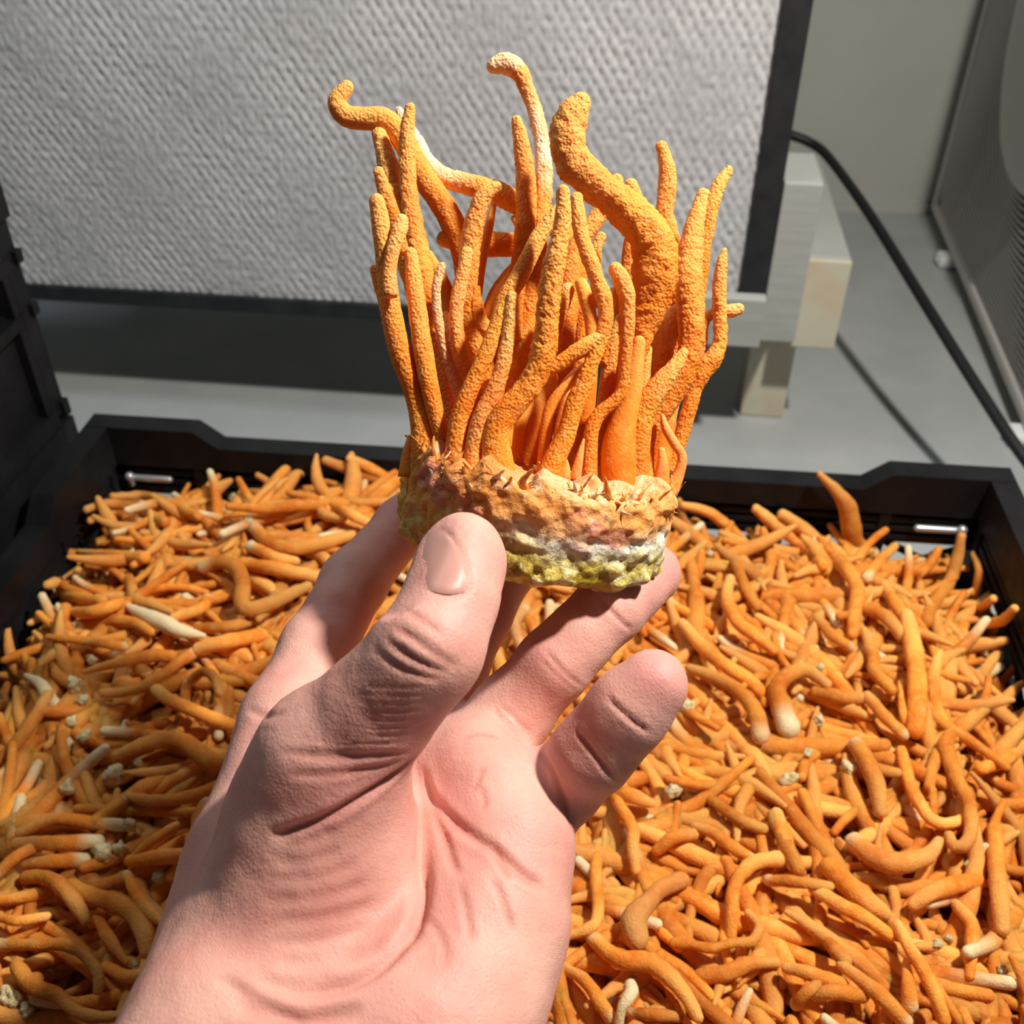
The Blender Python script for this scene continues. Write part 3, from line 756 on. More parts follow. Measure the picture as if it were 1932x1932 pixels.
# each stalk: (offset in depth, roughness, cream amount, [(x, y, width) ... base to tip])
S_ = [
 (.018, .5, 0, [(905, 800, 40), (895, 640, 40), (882, 540, 42), (868, 455, 44), (838, 392, 46), (806, 345, 44), (778, 295, 42), (752, 252, 42), (722, 226, 44), (688, 224, 42), (652, 218, 40), (636, 192, 36), (654, 165, 26)]),
 (.026, 1, .0, [(1075, 820, 36), (1100, 640, 36), (1078, 480, 38), (1040, 415, 40), (978, 384, 42), (930, 362, 42), (880, 347, 38), (838, 334, 36), (806, 306, 32), (790, 275, 28), (766, 235, 24), (753, 208, 14)]),
 (.010, 1, 0, [(830, 850, 46), (805, 640, 40), (778, 520, 42), (757, 430, 42), (744, 375, 40), (733, 315, 38), (716, 255, 28)]),
 (.002, 1.3, 0, [(870, 870, 44), (852, 760, 36), (825, 640, 38), (806, 560, 40), (792, 490, 40), (779, 420, 36), (771, 360, 32), (768, 300, 30), (769, 245, 27), (773, 203, 18)]),
 (-.004, 1, 0, [(760, 480, 26), (742, 410, 28), (728, 370, 28), (715, 325, 22)]),
 (-.016, .45, 0, [(815, 905, 66), (806, 850, 58), (797, 795, 46), (782, 740, 40), (757, 668, 42), (740, 600, 40), (731, 540, 38), (725, 480, 36), (719, 425, 35), (711, 380, 29)]),
 (-.022, 1, .12, [(736, 560, 28), (735, 510, 27), (742, 470, 27), (752, 440, 29), (757, 416, 25)]),
 (-.019, .6, 0, [(838, 905, 40), (836, 840, 32), (820, 770, 32), (806, 705, 36), (795, 640, 36), (786, 570, 34), (780, 520, 30), (775, 478, 24)]),
 (.004, .4, 0, [(735, 620, 22), (722, 560, 22), (713, 530, 21), (706, 508, 17)]),
 (-.008, 1.1, .25, [(885, 800, 34), (866, 735, 28), (845, 678, 20), (829, 615, 18), (823, 560, 17), (826, 527, 17), (834, 502, 15)]),
 (-.004, 1.0, .2, [(890, 790, 30), (870, 715, 22), (860, 680, 20), (850, 630, 20), (842, 592, 10)]),
 (-.013, .9, .05, [(915, 800, 30), (892, 725, 28), (872, 680, 26), (863, 630, 27), (861, 590, 27), (866, 548, 27), (875, 510, 26), (881, 477, 22)]),
 (.002, 1, 0, [(930, 800, 40), (915, 700, 42), (897, 650, 44), (884, 590, 40), (882, 530, 38), (887, 470, 38), (897, 410, 36), (912, 372, 33), (935, 354, 24)]),
 (.010, .2, 0, [(900, 560, 18), (908, 500, 18), (920, 440, 18), (931, 388, 12)]),
 (-.023, .5, 0, [(862, 905, 60), (862, 850, 46), (868, 790, 38), (889, 731, 34), (915, 676, 32), (938, 616, 32), (954, 566, 33), (975, 530, 34), (989, 504, 34), (1003, 475, 33), (1018, 444, 31), (1039, 413, 27), (1054, 392, 18)]),
 (-.026, 1.0, .05, [(893, 905, 44), (895, 850, 38), (908, 793, 38), (926, 752, 34), (943, 710, 30), (953, 669, 28), (960, 628, 27), (964, 590, 26), (966, 560, 22)]),
 (-.027, 1.5, 0, [(943, 915, 74), (937, 865, 60), (934, 825, 52), (950, 785, 50), (980, 750, 46), (1010, 709, 44), (1026, 660, 45), (1032, 607, 44), (1038, 548, 43), (1046, 500, 40), (1055, 455, 34), (1062, 410, 30), (1062, 362, 26)]),
 (.004, .9, .12, [(965, 800, 46), (975, 715, 38), (988, 660, 34), (995, 610, 34), (1005, 540, 34), (1014, 470, 34), (1022, 405, 32), (1027, 335, 31), (1021, 262, 30), (1008, 205, 29), (992, 162, 28), (976, 132, 36), (953, 120, 40), (932, 124, 30)]),
 (-.001, .9, 0, [(965, 640, 40), (972, 560, 38), (984, 490, 38), (990, 440, 38), (994, 380, 38), (990, 320, 36), (983, 265, 30), (975, 228, 20)]),
 (-.010, 1.5, 0, [(1190, 900, 60), (1190, 820, 46), (1190, 760, 40), (1193, 715, 38), (1202, 668, 38), (1212, 622, 52), (1224, 582, 68), (1233, 535, 82), (1236, 490, 86), (1228, 455, 82), (1208, 422, 74), (1173, 387, 67), (1130, 352, 65), (1092, 318, 65), (1073, 288, 66), (1071, 255, 65), (1080, 219, 59), (1095, 194, 40)]),
 (.006, 1, 0, [(1300, 640, 40), (1316, 540, 34), (1326, 475, 28), (1335, 432, 27), (1343, 388, 27), (1357, 349, 25), (1374, 322, 17)]),
 (.000, 1.1, 0, [(1212, 905, 46), (1216, 845, 38), (1232, 803, 38), (1258, 764, 40), (1283, 721, 44), (1299, 677, 46), (1305, 634, 47), (1303, 590, 49), (1299, 530, 51), (1301, 484, 48), (1310, 432, 38), (1321, 390, 31), (1327, 369, 25)]),
 (.018, 1, 0, [(1255, 800, 34), (1278, 640, 32), (1280, 520, 28), (1272, 462, 27), (1262, 430, 31), (1254, 399, 33), (1259, 356, 35), (1258, 315, 31), (1248, 276, 22)]),
 (.012, 1.2, 0, [(1262, 890, 34), (1284, 828, 28), (1293, 797, 29), (1303, 764, 29), (1312, 732, 28), (1324, 703, 34), (1346, 675, 34), (1358, 645, 27), (1359, 610, 25), (1357, 550, 26), (1361, 500, 22), (1367, 473, 10)]),
 (.017, 1, .15, [(1312, 720, 18), (1322, 680, 14), (1328, 645, 13), (1330, 612, 15), (1341, 594, 20), (1378, 587, 25), (1394, 583, 21)]),
 (-.022, 1.2, 0, [(1035, 905, 50), (1050, 858, 42), (1065, 828, 38), (1075, 795, 35), (1084, 764, 36), (1098, 732, 36), (1115, 688, 29), (1129, 655, 27), (1139, 622, 27), (1143, 590, 29), (1138, 558, 30), (1127, 528, 30), (1112, 486, 29), (1097, 443, 28), (1090, 400, 27), (1088, 374, 23)]),
 (-.008, 1, 0, [(1140, 690, 20), (1152, 625, 18), (1160, 582, 19), (1159, 553, 25)]),
 (-.016, .7, 0, [(1112, 905, 30), (1113, 855, 28), (1117, 810, 27), (1132, 780, 26), (1160, 757, 24), (1174, 735, 23), (1179, 690, 23), (1183, 634, 25), (1184, 590, 29), (1182, 555, 32), (1173, 530, 34), (1162, 509, 28)]),
 (-.004, .4, 0, [(1130, 880, 38), (1140, 780, 32), (1150, 700, 30), (1162, 630, 26), (1165, 600, 16)]),
 (.015, .6, 0, [(1045, 820, 40), (1060, 720, 34), (1067, 640, 34), (1073, 580, 37), (1076, 520, 36), (1083, 478, 34), (1103, 445, 32), (1124, 415, 32), (1150, 375, 30), (1163, 340, 26)]),
 (.020, .8, 0, [(1185, 780, 36), (1188, 600, 32), (1185, 530, 30), (1190, 470, 30), (1199, 420, 28), (1200, 380, 28), (1190, 348, 24)]),
 (.006, .4, 0, [(1128, 580, 24), (1124, 510, 22), (1125, 470, 21), (1134, 447, 19)]),
 (-.011, .3, 0, [(1105, 800, 32), (1115, 690, 26), (1116, 615, 25), (1104, 558, 27), (1096, 535, 24)]),
 (-.012, .9, 0, [(1045, 680, 22), (1054, 610, 21), (1064, 570, 25), (1071, 546, 24)]),
 (-.0235, 1.2, 0, [(1034, 702, 22), (1050, 690, 27), (1087, 665, 31), (1122, 644, 29), (1138, 634, 20)]),
 (-.018, .2, 0, [(1022, 905, 26), (1026, 855, 22), (1029, 815, 21), (1036, 775, 22), (1052, 746, 21), (1077, 720, 18), (1104, 694, 14)]),
 (.002, .2, 0, [(1000, 895, 60), (1005, 830, 74), (1012, 780, 62), (1028, 742, 42), (1042, 712, 22)]),
 (-.006, .2, 0, [(974, 900, 30), (976, 850, 22), (982, 800, 22), (1000, 760, 20)]),
 (-.0145, .2, 0, [(1172, 940, 60), (1167, 890, 66), (1168, 845, 64), (1174, 805, 54), (1184, 770, 44), (1192, 735, 38), (1198, 690, 34), (1206, 645, 24)]),
 (.010, 1.4, .05, [(1232, 780, 36), (1240, 700, 42), (1250, 655, 46), (1262, 618, 42), (1270, 588, 22)]),
 (.003, .4, 0, [(1206, 860, 40), (1208, 760, 34), (1215, 700, 26), (1222, 660, 18)]),
 (-.013, .8, 0, [(1202, 905, 46), (1207, 830, 42), (1217, 775, 42), (1243, 732, 44), (1270, 697, 32), (1290, 665, 18)]),
 (-.006, .1, .12, [(1262, 930, 34), (1280, 895, 22), (1287, 862, 18), (1272, 836, 18), (1256, 808, 16), (1250, 785, 8)]),
 (-.010, .1, .1, [(1245, 930, 40), (1250, 880, 24), (1248, 850, 14)]),
 (.018, 1, 0, [(975, 462, 44), (930, 461, 46), (890, 461, 44), (858, 453, 38), (840, 451, 30)]),
 (.022, .3, 0, [(865, 700, 28), (852, 600, 28), (842, 550, 28), (826, 515, 26), (808, 482, 20)]),
 (.003, .8, 0, [(897, 540, 18), (897, 570, 26), (903, 602, 30), (917, 622, 29), (928, 636, 20)]),
 (.010, .2, 0, [(945, 700, 60), (930, 630, 60), (945, 570, 56), (968, 525, 44), (985, 495, 26)]),
 (.020, .6, 0, [(1000, 460, 22), (985, 430, 22), (970, 412, 12)]),
 (-.005, .5, .2, [(1050, 780, 26), (1066, 738, 28), (1083, 712, 24), (1100, 690, 10)]),
 (.010, .4, 0, [(1100, 860, 36), (1105, 800, 32), (1104, 765, 22)]),
 (.018, .3, 0, [(950, 860, 44), (948, 780, 40), (955, 700, 36), (975, 640, 30), (990, 600, 20)]),
 (.020, .3, 0, [(1150, 840, 44), (1160, 740, 36), (1172, 660, 30), (1180, 610, 20)]),
 (.016, .3, 0, [(885, 850, 36), (895, 780, 34), (912, 720, 30), (925, 680, 20)]),
 (.016, .3, 0, [(1225, 850, 40), (1235, 780, 36), (1238, 720, 30)]),
 (-.004, .4, 0, [(905, 905, 40), (915, 840, 34), (930, 770, 30), (940, 700, 22)]),
 (-.010, .3, 0, [(1050, 905, 36), (1058, 830, 30), (1070, 760, 24), (1075, 720, 14)]),
 (-.002, .3, 0, [(1085, 900, 40), (1088, 820, 34), (1080, 740, 26)]),
 (.012, .3, 0, [(870, 860, 40), (850, 790, 30), (842, 740, 20)]),
 (.004, .3, 0, [(1240, 900, 46), (1250, 840, 40), (1262, 790, 30), (1275, 750, 20)]),
 (-.012, .3, 0, [(1205, 905, 44), (1140, 930, 50), (1105, 935, 44)]),
 (-.012, .3, 0, [(770, 900, 40), (772, 855, 26), (773, 825, 10)]),
 (-.020, .3, .1, [(1085, 905, 22), (1094, 860, 14), (1101, 830, 5)]),
 (-.020, .3, .1, [(1065, 905, 26), (1068, 880, 14), (1064, 860, 6)]),
]
for q, (off, rough, cream, pts) in enumerate(S_):
    d = D0+off; C = np.array([pc(x, y, d) for x, y, w_ in pts]); R = np.array([w_*.5*d/F for x, y, w_ in pts])
    hgt = np.clip((880-np.array([p[1] for p in pts]))/700, 0, 1)
    # a slow sway in depth so the stalks are not in flat sheets
    sway = .006*np.sin(hgt*4+q*1.7)*hgt*(1 if abs(off) < .03 else .4)
    C = C*(1+(sway/d))[:, None]; R = R*(1+sway/d)
    big = len(pts) > 5
    V, Q, t = tube(C, R, 34 if big else 22, .00055 if big else .0008, cap0=False, maxn=260)
    N = vert_normals(V, Q)
    rl = np.interp(t, np.linspace(0, 1, len(R)), R)
    up = np.clip((t-.12)/.3, .25, 1)
    dsp = rough*up*(.00023*vnoise(V*1150, 31)+.00022*np.abs(vnoise(V*1500, 32))+.0002*vnoise(V*330, 33))*np.clip(rl/.0028, .4, 1.4)
    dsp += .05*rl*vnoise(V*120, 34)
    V = V+N*dsp[:, None]
    cr_ = np.clip(cream*(.5+.9*vnoise(V*140, 35)+.5), 0, 1)
    if q == 1: cr_ = np.clip((t-.72)/.14, 0, 1)*.85
    if q == 17: cr_ = np.clip(.75*np.exp(-((t-.72)/.10)**2)*(1+vnoise(V*300, 36))+.5*(t > .93), 0, .9)
    o = obj('stalk', c2w(V)-cl_org, Q, M_CL if rough > .35 else M_CS, cluster, {'t': t, 'cream': cr_})
# ragged tufts and threads on the upper edge of the block
M_TUFT = mat('mycelium_tuft', (.84, .56, .34), .7, .2, .3, (1, .5, .25), .003)
M_TUFTO = mat('orange_tuft', (.84, .33, .07), .7, .2, .3, (1, .35, .1), .003)
def block_pt(aa, hh, out=0.0):
    rr = BR+out
    return BC-BA*BH/2+BA*BH*hh+BU*rr*math.cos(aa)+BV*rr*math.sin(aa)
for q in range(230):
    aa = rnd.uniform(.08, math.pi-.08); hh = rnd.choice([rnd.uniform(.78, .99), rnd.uniform(.66, .9)]) 
    p0 = block_pt(aa, hh, -.002); L_ = rnd.uniform(.0015, .0058)
    out = BU*math.cos(aa)+BV*math.sin(aa)
    dr = BA*rnd.uniform(.7, 1.1)+out*rnd.uniform(.05, .45)+BU*rnd.uniform(-.5, .5)
    dr = dr/np.linalg.norm(dr)
    bend = np.array([rnd.uniform(-1, 1) for _ in range(3)])*.45
    pts = [p0, p0+dr*L_*.5, p0+(dr+bend)*L_]
    r0 = rnd.choice([rnd.uniform(.0002, .0005), rnd.uniform(.0006, .0017)])
    V, Q, t = tube(pts, [r0, r0*.75, r0*.12], 8, .0006, cap0=False, flat=.45)
    V = V + vert_normals(V, Q)*(.0003*vnoise(V*900, q))[:, None]
    obj('tuft', c2w(V)-cl_org, Q, M_TUFT if rnd.random() < .35 else M_TUFTO, cluster)
tag(cluster, 'upright cluster of orange cordyceps stalks growing from a grain block, held in the hand', 'mushroom cluster')
# ------------------------------------------------------------ the heap in the crate
def hz(x, y):                     # heap surface over the crate floor plane (crate axes)
    ex = min(CW/2-.012-abs(x), CD/2-.012-y, CD/2-.012+y)
    e = max(0, min(1, ex/.055)); e = e*e*(3-2*e)
    n = float(vnoise(np.array([[x*22, y*22, 3.3]]), 41)[0])+.5*float(vnoise(np.array([[x*50, y*50, 7.3]]), 42)[0])
    b = .094+.030*e+.0045*n
    b -= .012*math.exp(-(((x-.235)/.05)**2+((y-.17)/.07)**2))
    b += .008*math.exp(-(((x+.16)/.09)**2+((y-.13)/.07)**2))
    b += .017*math.exp(-(((x+.105)/.06)**2+((y-.165)/.04)**2))
    return b
def on_heap(px, py):
    z = .118
    for _ in range(4):
        p = on_z(px, py, z); l = w2l(p); z = hz(float(np.clip(l[0], -.25, .25)), float(np.clip(l[1], -.195, .195)))
    return p, z
GRP = 'cordyceps stalks heaped in the black crate'
ADJ = {'straight': 'nearly straight', 'bent': 'gently bent', 'thick': 'thick club-shaped', 'thin': 'thin wispy', 'curled': 'curled',
       'cream': 'cream coloured', 'root': 'pale-rooted'}
def place_words(p):
    l = w2l(np.array(p)); x, y = float(l[0]), float(l[1])
    if y > CD/2-.075: return 'against the back wall of the heaped crate'
    if x < -CW/2+.085: return 'along the crate wall beside the stacked crates'
    if x > CW/2-.075: return 'along the crate wall facing the fan'
    c = w2c(np.array(p)); px, py = 966+c[0]/c[2]*F, 966-c[1]/c[2]*F
    if px < 560: return 'on the heap beside the thumb'
    if px < 1330 and py < 1420: return 'on the heap beyond the little finger'
    if px < 1330: return 'on the heap below the little finger'
    return 'on the open middle of the heap' if py < 1500 else 'on the heap toward the crate front'
def stalk_thing(me, loc, lab, rot=None):
    o = link('cordyceps_stalk', me, M_PILE); o.location = loc
    if rot is not None: o.rotation_euler = rot
    if lab in ADJ:
        v = np.array([w_.co[:] for w_ in me.vertices]); L = np.linalg.norm(v.max(0)-v.min(0))
        sz = 'long' if L > .058 else 'short' if L < .042 else 'middling'
        col = '' if lab == 'cream' else 'orange '
        lab = f'{sz} {ADJ[lab]} {col}cordyceps stalk {place_words(loc)}'
    tag(o, lab, 'mushroom', GRP); return o
T_ = [  # (lift of the last point, cream, [(x, y, width)...])
 ('tall', .055, 0, [(1643, 1045, 30), (1613, 1022, 34), (1605, 992, 38), (1598, 954, 34), (1575, 923, 22), (1547, 895, 12)]),
 ('bent', .004, 0, [(1609, 1196, 22), (1611, 1162, 26), (1617, 1113, 28), (1598, 1075, 30), (1560, 1041, 29), (1522, 1003, 27), (1477, 971, 22)]),
 ('straight', .004, 0, [(1552, 1067, 22), (1514, 1029, 25), (1465, 992, 25), (1427, 961, 20)]),
 ('bent', .002, 0, [(1401, 1022, 20), (1367, 988, 22), (1333, 965, 20), (1291, 954, 16)]),
 ('bent', 0, 0, [(1427, 1143, 20), (1405, 1105, 22), (1389, 1067, 21), (1367, 1029, 20), (1317, 1010, 19), (1291, 984, 18), (1281, 945, 12)]),
 ('straight', .035, 0, [(1749, 1173, 26), (1761, 1139, 24), (1791, 1098, 24), (1806, 1052, 22), (1814, 1012, 15)]),
 ('thin', .025, 0, [(1829, 1143, 18), (1840, 1117, 17), (1848, 1079, 15), (1836, 1044, 10)]),
 ('bent', .010, 0, [(1863, 1177, 20), (1893, 1170, 20), (1914, 1148, 15)]),
 ('bent', .006, 0, [(1806, 1249, 30), (1806, 1219, 28), (1821, 1173, 20), (1844, 1151, 18), (1874, 1130, 16)]),
 ('straight', .010, 0, [(1636, 1090, 22), (1655, 1064, 21), (1688, 1031, 16)]),
 ('straight', 0, 0, [(1609, 1143, 24), (1655, 1154, 26), (1681, 1173, 26), (1700, 1200, 22)]),
 ('thick', 0, 0, [(1727, 1378, 34), (1730, 1333, 37), (1730, 1276, 36), (1723, 1219, 34), (1711, 1162, 28)]),
 ('straight', 0, 0, [(1708, 1170, 25), (1689, 1139, 24), (1670, 1105, 18)]),
 ('straight', 0, 0, [(1439, 1310, 24), (1412, 1283, 27), (1371, 1257, 28), (1325, 1219, 26), (1287, 1177, 20)]),
 ('bent', .003, 0, [(1458, 1226, 22), (1420, 1196, 25), (1389, 1170, 25), (1371, 1128, 24), (1378, 1092, 20)]),
 ('bent', 0, 0, [(1435, 1386, 36), (1427, 1348, 33), (1405, 1314, 28), (1359, 1283, 25), (1302, 1261, 20)]),
 ('root', .006, 1, [(1488, 1372, 44), (1473, 1333, 38), (1467, 1295, 32), (1492, 1272, 30), (1522, 1264, 27), (1560, 1291, 20)]),
 ('straight', 0, 0, [(1541, 1306, 24), (1586, 1314, 27), (1624, 1317, 24)]),
 ('straight', 0, 0, [(1704, 1386, 22), (1666, 1348, 25), (1636, 1314, 21)]),
 ('bent', 0, 0, [(1681, 1302, 22), (1651, 1268, 25), (1647, 1238, 25), (1632, 1192, 19)]),
 ('thin', 0, 0, [(1719, 1382, 16), (1704, 1344, 17), (1700, 1287, 12)]),
 ('straight', 0, 0, [(1602, 1219, 20), (1571, 1200, 22), (1541, 1166, 17)]),
 ('bent', .002, 0, [(1127, 1605, 23), (1124, 1657, 24), (1129, 1709, 23), (1124, 1742, 22), (1098, 1758, 20), (1070, 1766, 15)]),
 ('bent', 0, 0, [(1160, 1499, 22), (1176, 1533, 25), (1194, 1566, 25), (1194, 1605, 25), (1199, 1641, 18)]),
 ('straight', 0, 0, [(1419, 1621, 22), (1380, 1597, 24), (1349, 1574, 22), (1311, 1559, 16)]),
 ('straight', 0, 0, [(1344, 1510, 20), (1375, 1533, 23), (1406, 1551, 23), (1440, 1564, 20)]),
 ('thick', .003, .15, [(1285, 1660, 32), (1246, 1678, 33), (1220, 1704, 36), (1196, 1735, 52), (1202, 1770, 44)]),
 ('thick', .002, 0, [(1116, 1768, 26), (1145, 1794, 32), (1181, 1812, 36), (1215, 1812, 38), (1246, 1828, 36), (1274, 1854, 32), (1298, 1885, 28), (1316, 1918, 22)]),
 ('bent', .003, 0, [(1378, 1768, 22), (1383, 1722, 27), (1383, 1683, 25), (1399, 1649, 27), (1427, 1626, 29), (1466, 1621, 30)]),
 ('curled', .002, 0, [(1274, 1779, 20), (1311, 1784, 19), (1344, 1789, 19), (1383, 1779, 19), (1419, 1776, 19), (1432, 1748, 18), (1412, 1724, 15)]),
 ('straight', 0, 0, [(1150, 1918, 24), (1129, 1885, 26), (1104, 1851, 25), (1065, 1825, 18)]),
 ('cream', .004, .9, [(1168, 1929, 18), (1173, 1900, 20), (1191, 1877, 26), (1189, 1862, 28)]),
 ('bent', 0, 0, [(1323, 1843, 30), (1375, 1836, 32), (1414, 1817, 27), (1463, 1817, 20)]),
 ('straight', 0, 0, [(1497, 1631, 30), (1479, 1579, 31), (1466, 1535, 24)]),
 ('straight', 0, 0, [(1241, 1603, 22), (1272, 1579, 24), (1308, 1574, 22)]),
 ('straight', 0, 0, [(1155, 1491, 24), (1194, 1502, 28), (1225, 1515, 20)]),
 ('straight', 0, 0, [(1191, 1911, 20), (1233, 1913, 23), (1280, 1918, 20)]),
 ('curled', .003, 0, [(1783, 1406, 30), (1805, 1469, 29), (1827, 1510, 27), (1833, 1565, 26), (1816, 1598, 24), (1797, 1593, 22), (1791, 1576, 18)]),
 ('bent', 0, 0, [(1701, 1416, 20), (1714, 1469, 23), (1736, 1518, 24), (1761, 1549, 23), (1789, 1554, 22), (1816, 1546, 19)]),
 ('thick', 0, 0, [(1615, 1405, 30), (1637, 1441, 34), (1654, 1483, 34), (1662, 1532, 26)]),
 ('straight', .004, 0, [(1621, 1441, 20), (1656, 1450, 23), (1692, 1458, 20)]),
 ('straight', 0, 0, [(1505, 1639, 28), (1480, 1587, 29), (1458, 1538, 22)]),
 ('straight', .002, 0, [(1450, 1661, 22), (1505, 1664, 23), (1566, 1673, 19)]),
 ('straight', 0, 0, [(1676, 1763, 26), (1629, 1730, 30), (1582, 1706, 29), (1535, 1678, 21)]),
 ('thick', 0, 0, [(1566, 1637, 40), (1601, 1670, 42), (1637, 1703, 42), (1664, 1722, 34)]),
 ('thick', .006, .1, [(1612, 1587, 34), (1640, 1612, 40), (1684, 1629, 42), (1739, 1620, 34), (1761, 1604, 25), (1772, 1586, 18)]),
 ('straight', .002, 0, [(1844, 1662, 30), (1794, 1670, 33), (1753, 1686, 31), (1725, 1706, 24)]),
 ('straight', .004, 0, [(1780, 1923, 26), (1767, 1882, 27), (1747, 1841, 26), (1720, 1794, 25), (1695, 1746, 20)]),
 ('straight', .003, 0, [(1706, 1926, 30), (1670, 1887, 31), (1629, 1852, 29), (1588, 1821, 22)]),
 ('straight', .003, 0, [(1588, 1857, 26), (1533, 1838, 28), (1486, 1827, 22)]),
 ('straight', 0, 0, [(1626, 1879, 28), (1582, 1871, 30), (1538, 1876, 26)]),
 ('bent', .003, 0, [(1502, 1893, 24), (1519, 1874, 24), (1541, 1857, 20)]),
 ('straight', .002, 0, [(1563, 1777, 24), (1579, 1797, 26), (1596, 1813, 24)]),
 ('bent', 0, 0, [(1830, 1841, 18), (1833, 1786, 25), (1836, 1747, 27), (1819, 1725, 24), (1803, 1706, 20)]),
 ('thin', 0, 0, [(1717, 1896, 32), (1714, 1854, 24), (1709, 1815, 12)]),
 ('thick', 0, 0, [(1877, 1565, 30), (1882, 1648, 33), (1888, 1703, 33), (1891, 1753, 28)]),
 ('straight', .003, 0, [(1852, 1450, 24), (1891, 1436, 27), (1931, 1408, 25)]),
 ('curled', .006, 0, [(383, 1070, 24), (414, 1060, 28), (445, 1070, 29), (458, 1104, 30), (455, 1135, 31), (468, 1150, 32), (499, 1143, 30), (545, 1122, 26), (580, 1106, 18)]),
 ('straight', .008, 0, [(272, 1052, 24), (207, 1047, 20), (150, 1041, 12)]),
 ('straight', .002, 0, [(323, 1238, 25), (272, 1238, 24), (220, 1251, 20), (160, 1267, 12)]),
 ('straight', .003, 0, [(370, 1228, 22), (336, 1251, 22), (298, 1279, 21), (246, 1303, 20), (194, 1308, 17)]),
 ('cream', .003, 1, [(243, 1145, 14), (274, 1160, 25), (311, 1176, 33), (342, 1191, 26), (383, 1199, 12)]),
 ('straight', .003, 0, [(225, 1137, 20), (207, 1145, 23), (168, 1155, 23), (124, 1155, 18)]),
 ('straight', 0, 0, [(233, 1220, 18), (202, 1215, 19), (160, 1210, 15)]),
 ('thick', .002, 0, [(492, 1199, 28), (427, 1210, 29), (375, 1225, 25)]),
 ('thick', .003, 0, [(440, 1435, 32), (404, 1440, 36), (367, 1414, 36), (331, 1396, 34), (272, 1404, 28), (220, 1424, 18)]),
 ('curled', .006, 0, [(362, 1283, 18), (383, 1267, 19), (406, 1280, 19), (414, 1308, 17)]),
 ('straight', 0, 0, [(435, 1367, 24), (401, 1355, 27), (362, 1339, 27), (316, 1318, 26), (292, 1298, 20)]),
 ('straight', .002, 0, [(0, 1388, 26), (52, 1310, 27), (85, 1259, 25), (111, 1207, 20)]),
 ('straight', .002, 0, [(0, 1323, 22), (39, 1259, 23), (78, 1202, 17)]),
 ('straight', .002, 0, [(0, 1440, 24), (52, 1375, 26), (91, 1310, 21)]),
 ('curled', .004, 0, [(194, 1135, 20), (155, 1129, 21), (122, 1119, 21), (111, 1098, 22), (90, 1104, 18)]),
 ('thin', .003, 0, [(124, 1145, 14), (91, 1155, 15), (57, 1176, 12)]),
 ('straight', .002, 0, [(50, 1655, 26), (87, 1655, 27), (120, 1675, 29), (142, 1704, 28), (162, 1737, 22)]),
 ('thick', .002, 0, [(135, 1670, 26), (175, 1690, 31), (220, 1707, 35), (257, 1729, 36), (274, 1762, 35), (277, 1794, 28)]),
 ('straight', .004, 0, [(240, 1650, 18), (254, 1682, 22), (279, 1717, 25), (317, 1749, 14)]),
 ('straight', .003, 0, [(185, 1732, 20), (205, 1769, 23), (237, 1814, 13)]),
 ('straight', 0, 0, [(0, 1732, 18), (37, 1737, 19), (87, 1729, 17)]),
 ('bent', .003, 0, [(0, 1782, 22), (62, 1782, 23), (120, 1782, 23), (155, 1799, 22), (185, 1837, 20), (185, 1869, 16)]),
 ('thick', .003, 0, [(32, 1824, 28), (50, 1849, 32), (75, 1867, 32), (112, 1879, 28), (137, 1904, 24), (175, 1919, 22), (225, 1917, 18)]),
 ('straight', .003, .0, [(409, 1485, 25), (349, 1505, 25), (287, 1510, 22), (240, 1502, 15)]),
 ('thick', .002, 0, [(389, 1520, 32), (377, 1550, 34), (372, 1587, 24)]),
 ('straight', 0, 0, [(247, 1625, 24), (299, 1617, 28), (362, 1612, 26)]),
 ('root', 0, 1, [(185, 1588, 26), (100, 1590, 29), (30, 1592, 22)]),
 ('root', .002, 1, [(160, 1622, 28), (100, 1625, 27), (50, 1630, 20)]),
 ('root', .002, 1, [(228, 1557, 24), (175, 1552, 25), (100, 1547, 25), (37, 1572, 18)]),
 ('thin', .003, 0, [(250, 1620, 17), (287, 1587, 19), (332, 1557, 16)]),
 ('straight', 0, 0, [(0, 1645, 22), (37, 1612, 23), (82, 1595, 19)]),
 ('bent', .002, 0, [(200, 1824, 22), (237, 1842, 25), (270, 1838, 24), (276, 1812, 20)]),
 ('straight', .004, 0, [(311, 985, 22), (258, 961, 21), (206, 950, 19), (163, 961, 14)]),
 ('straight', .004, 0, [(269, 989, 20), (223, 971, 19), (170, 982, 13)]),
 ('straight', .006, 0, [(374, 975, 20), (329, 954, 20), (276, 936, 18), (213, 936, 12)]),
 ('straight', .008, 0, [(716, 904, 22), (663, 887, 23), (614, 869, 17)]),
 ('straight', .010, 0, [(740, 908, 20), (698, 883, 21), (660, 866, 16)]),
 ('thin', .010, 0, [(543, 929, 18), (515, 915, 16), (487, 897, 12)]),
 ('straight', 0, 0, [(487, 943, 20), (558, 929, 23), (638, 922, 20)]),
 ('bent', .002, 0, [(480, 996, 24), (505, 1020, 27), (547, 1035, 28), (610, 1024, 26), (663, 1010, 20)]),
 ('root', .003, .8, [(473, 1031, 22), (522, 1052, 22), (558, 1059, 18)]),
 ('straight', 0, 0, [(459, 1063, 24), (522, 1073, 27), (593, 1087, 24)]),
 ('straight', .002, 0, [(390, 1130, 20), (381, 1147, 23), (329, 1165, 20)]),
 ('straight', 0, 0, [(374, 1186, 20), (434, 1182, 23), (487, 1168, 20)]),
 ('straight', .002, 0, [(621, 947, 18), (663, 971, 20), (698, 989, 17)]),
 ('bent', .003, .4, [(990, 1150, 22), (970, 1180, 22), (985, 1230, 20), (975, 1262, 16)]),
]
def R_(w_): return w_*.5*.5/F
placed = 0
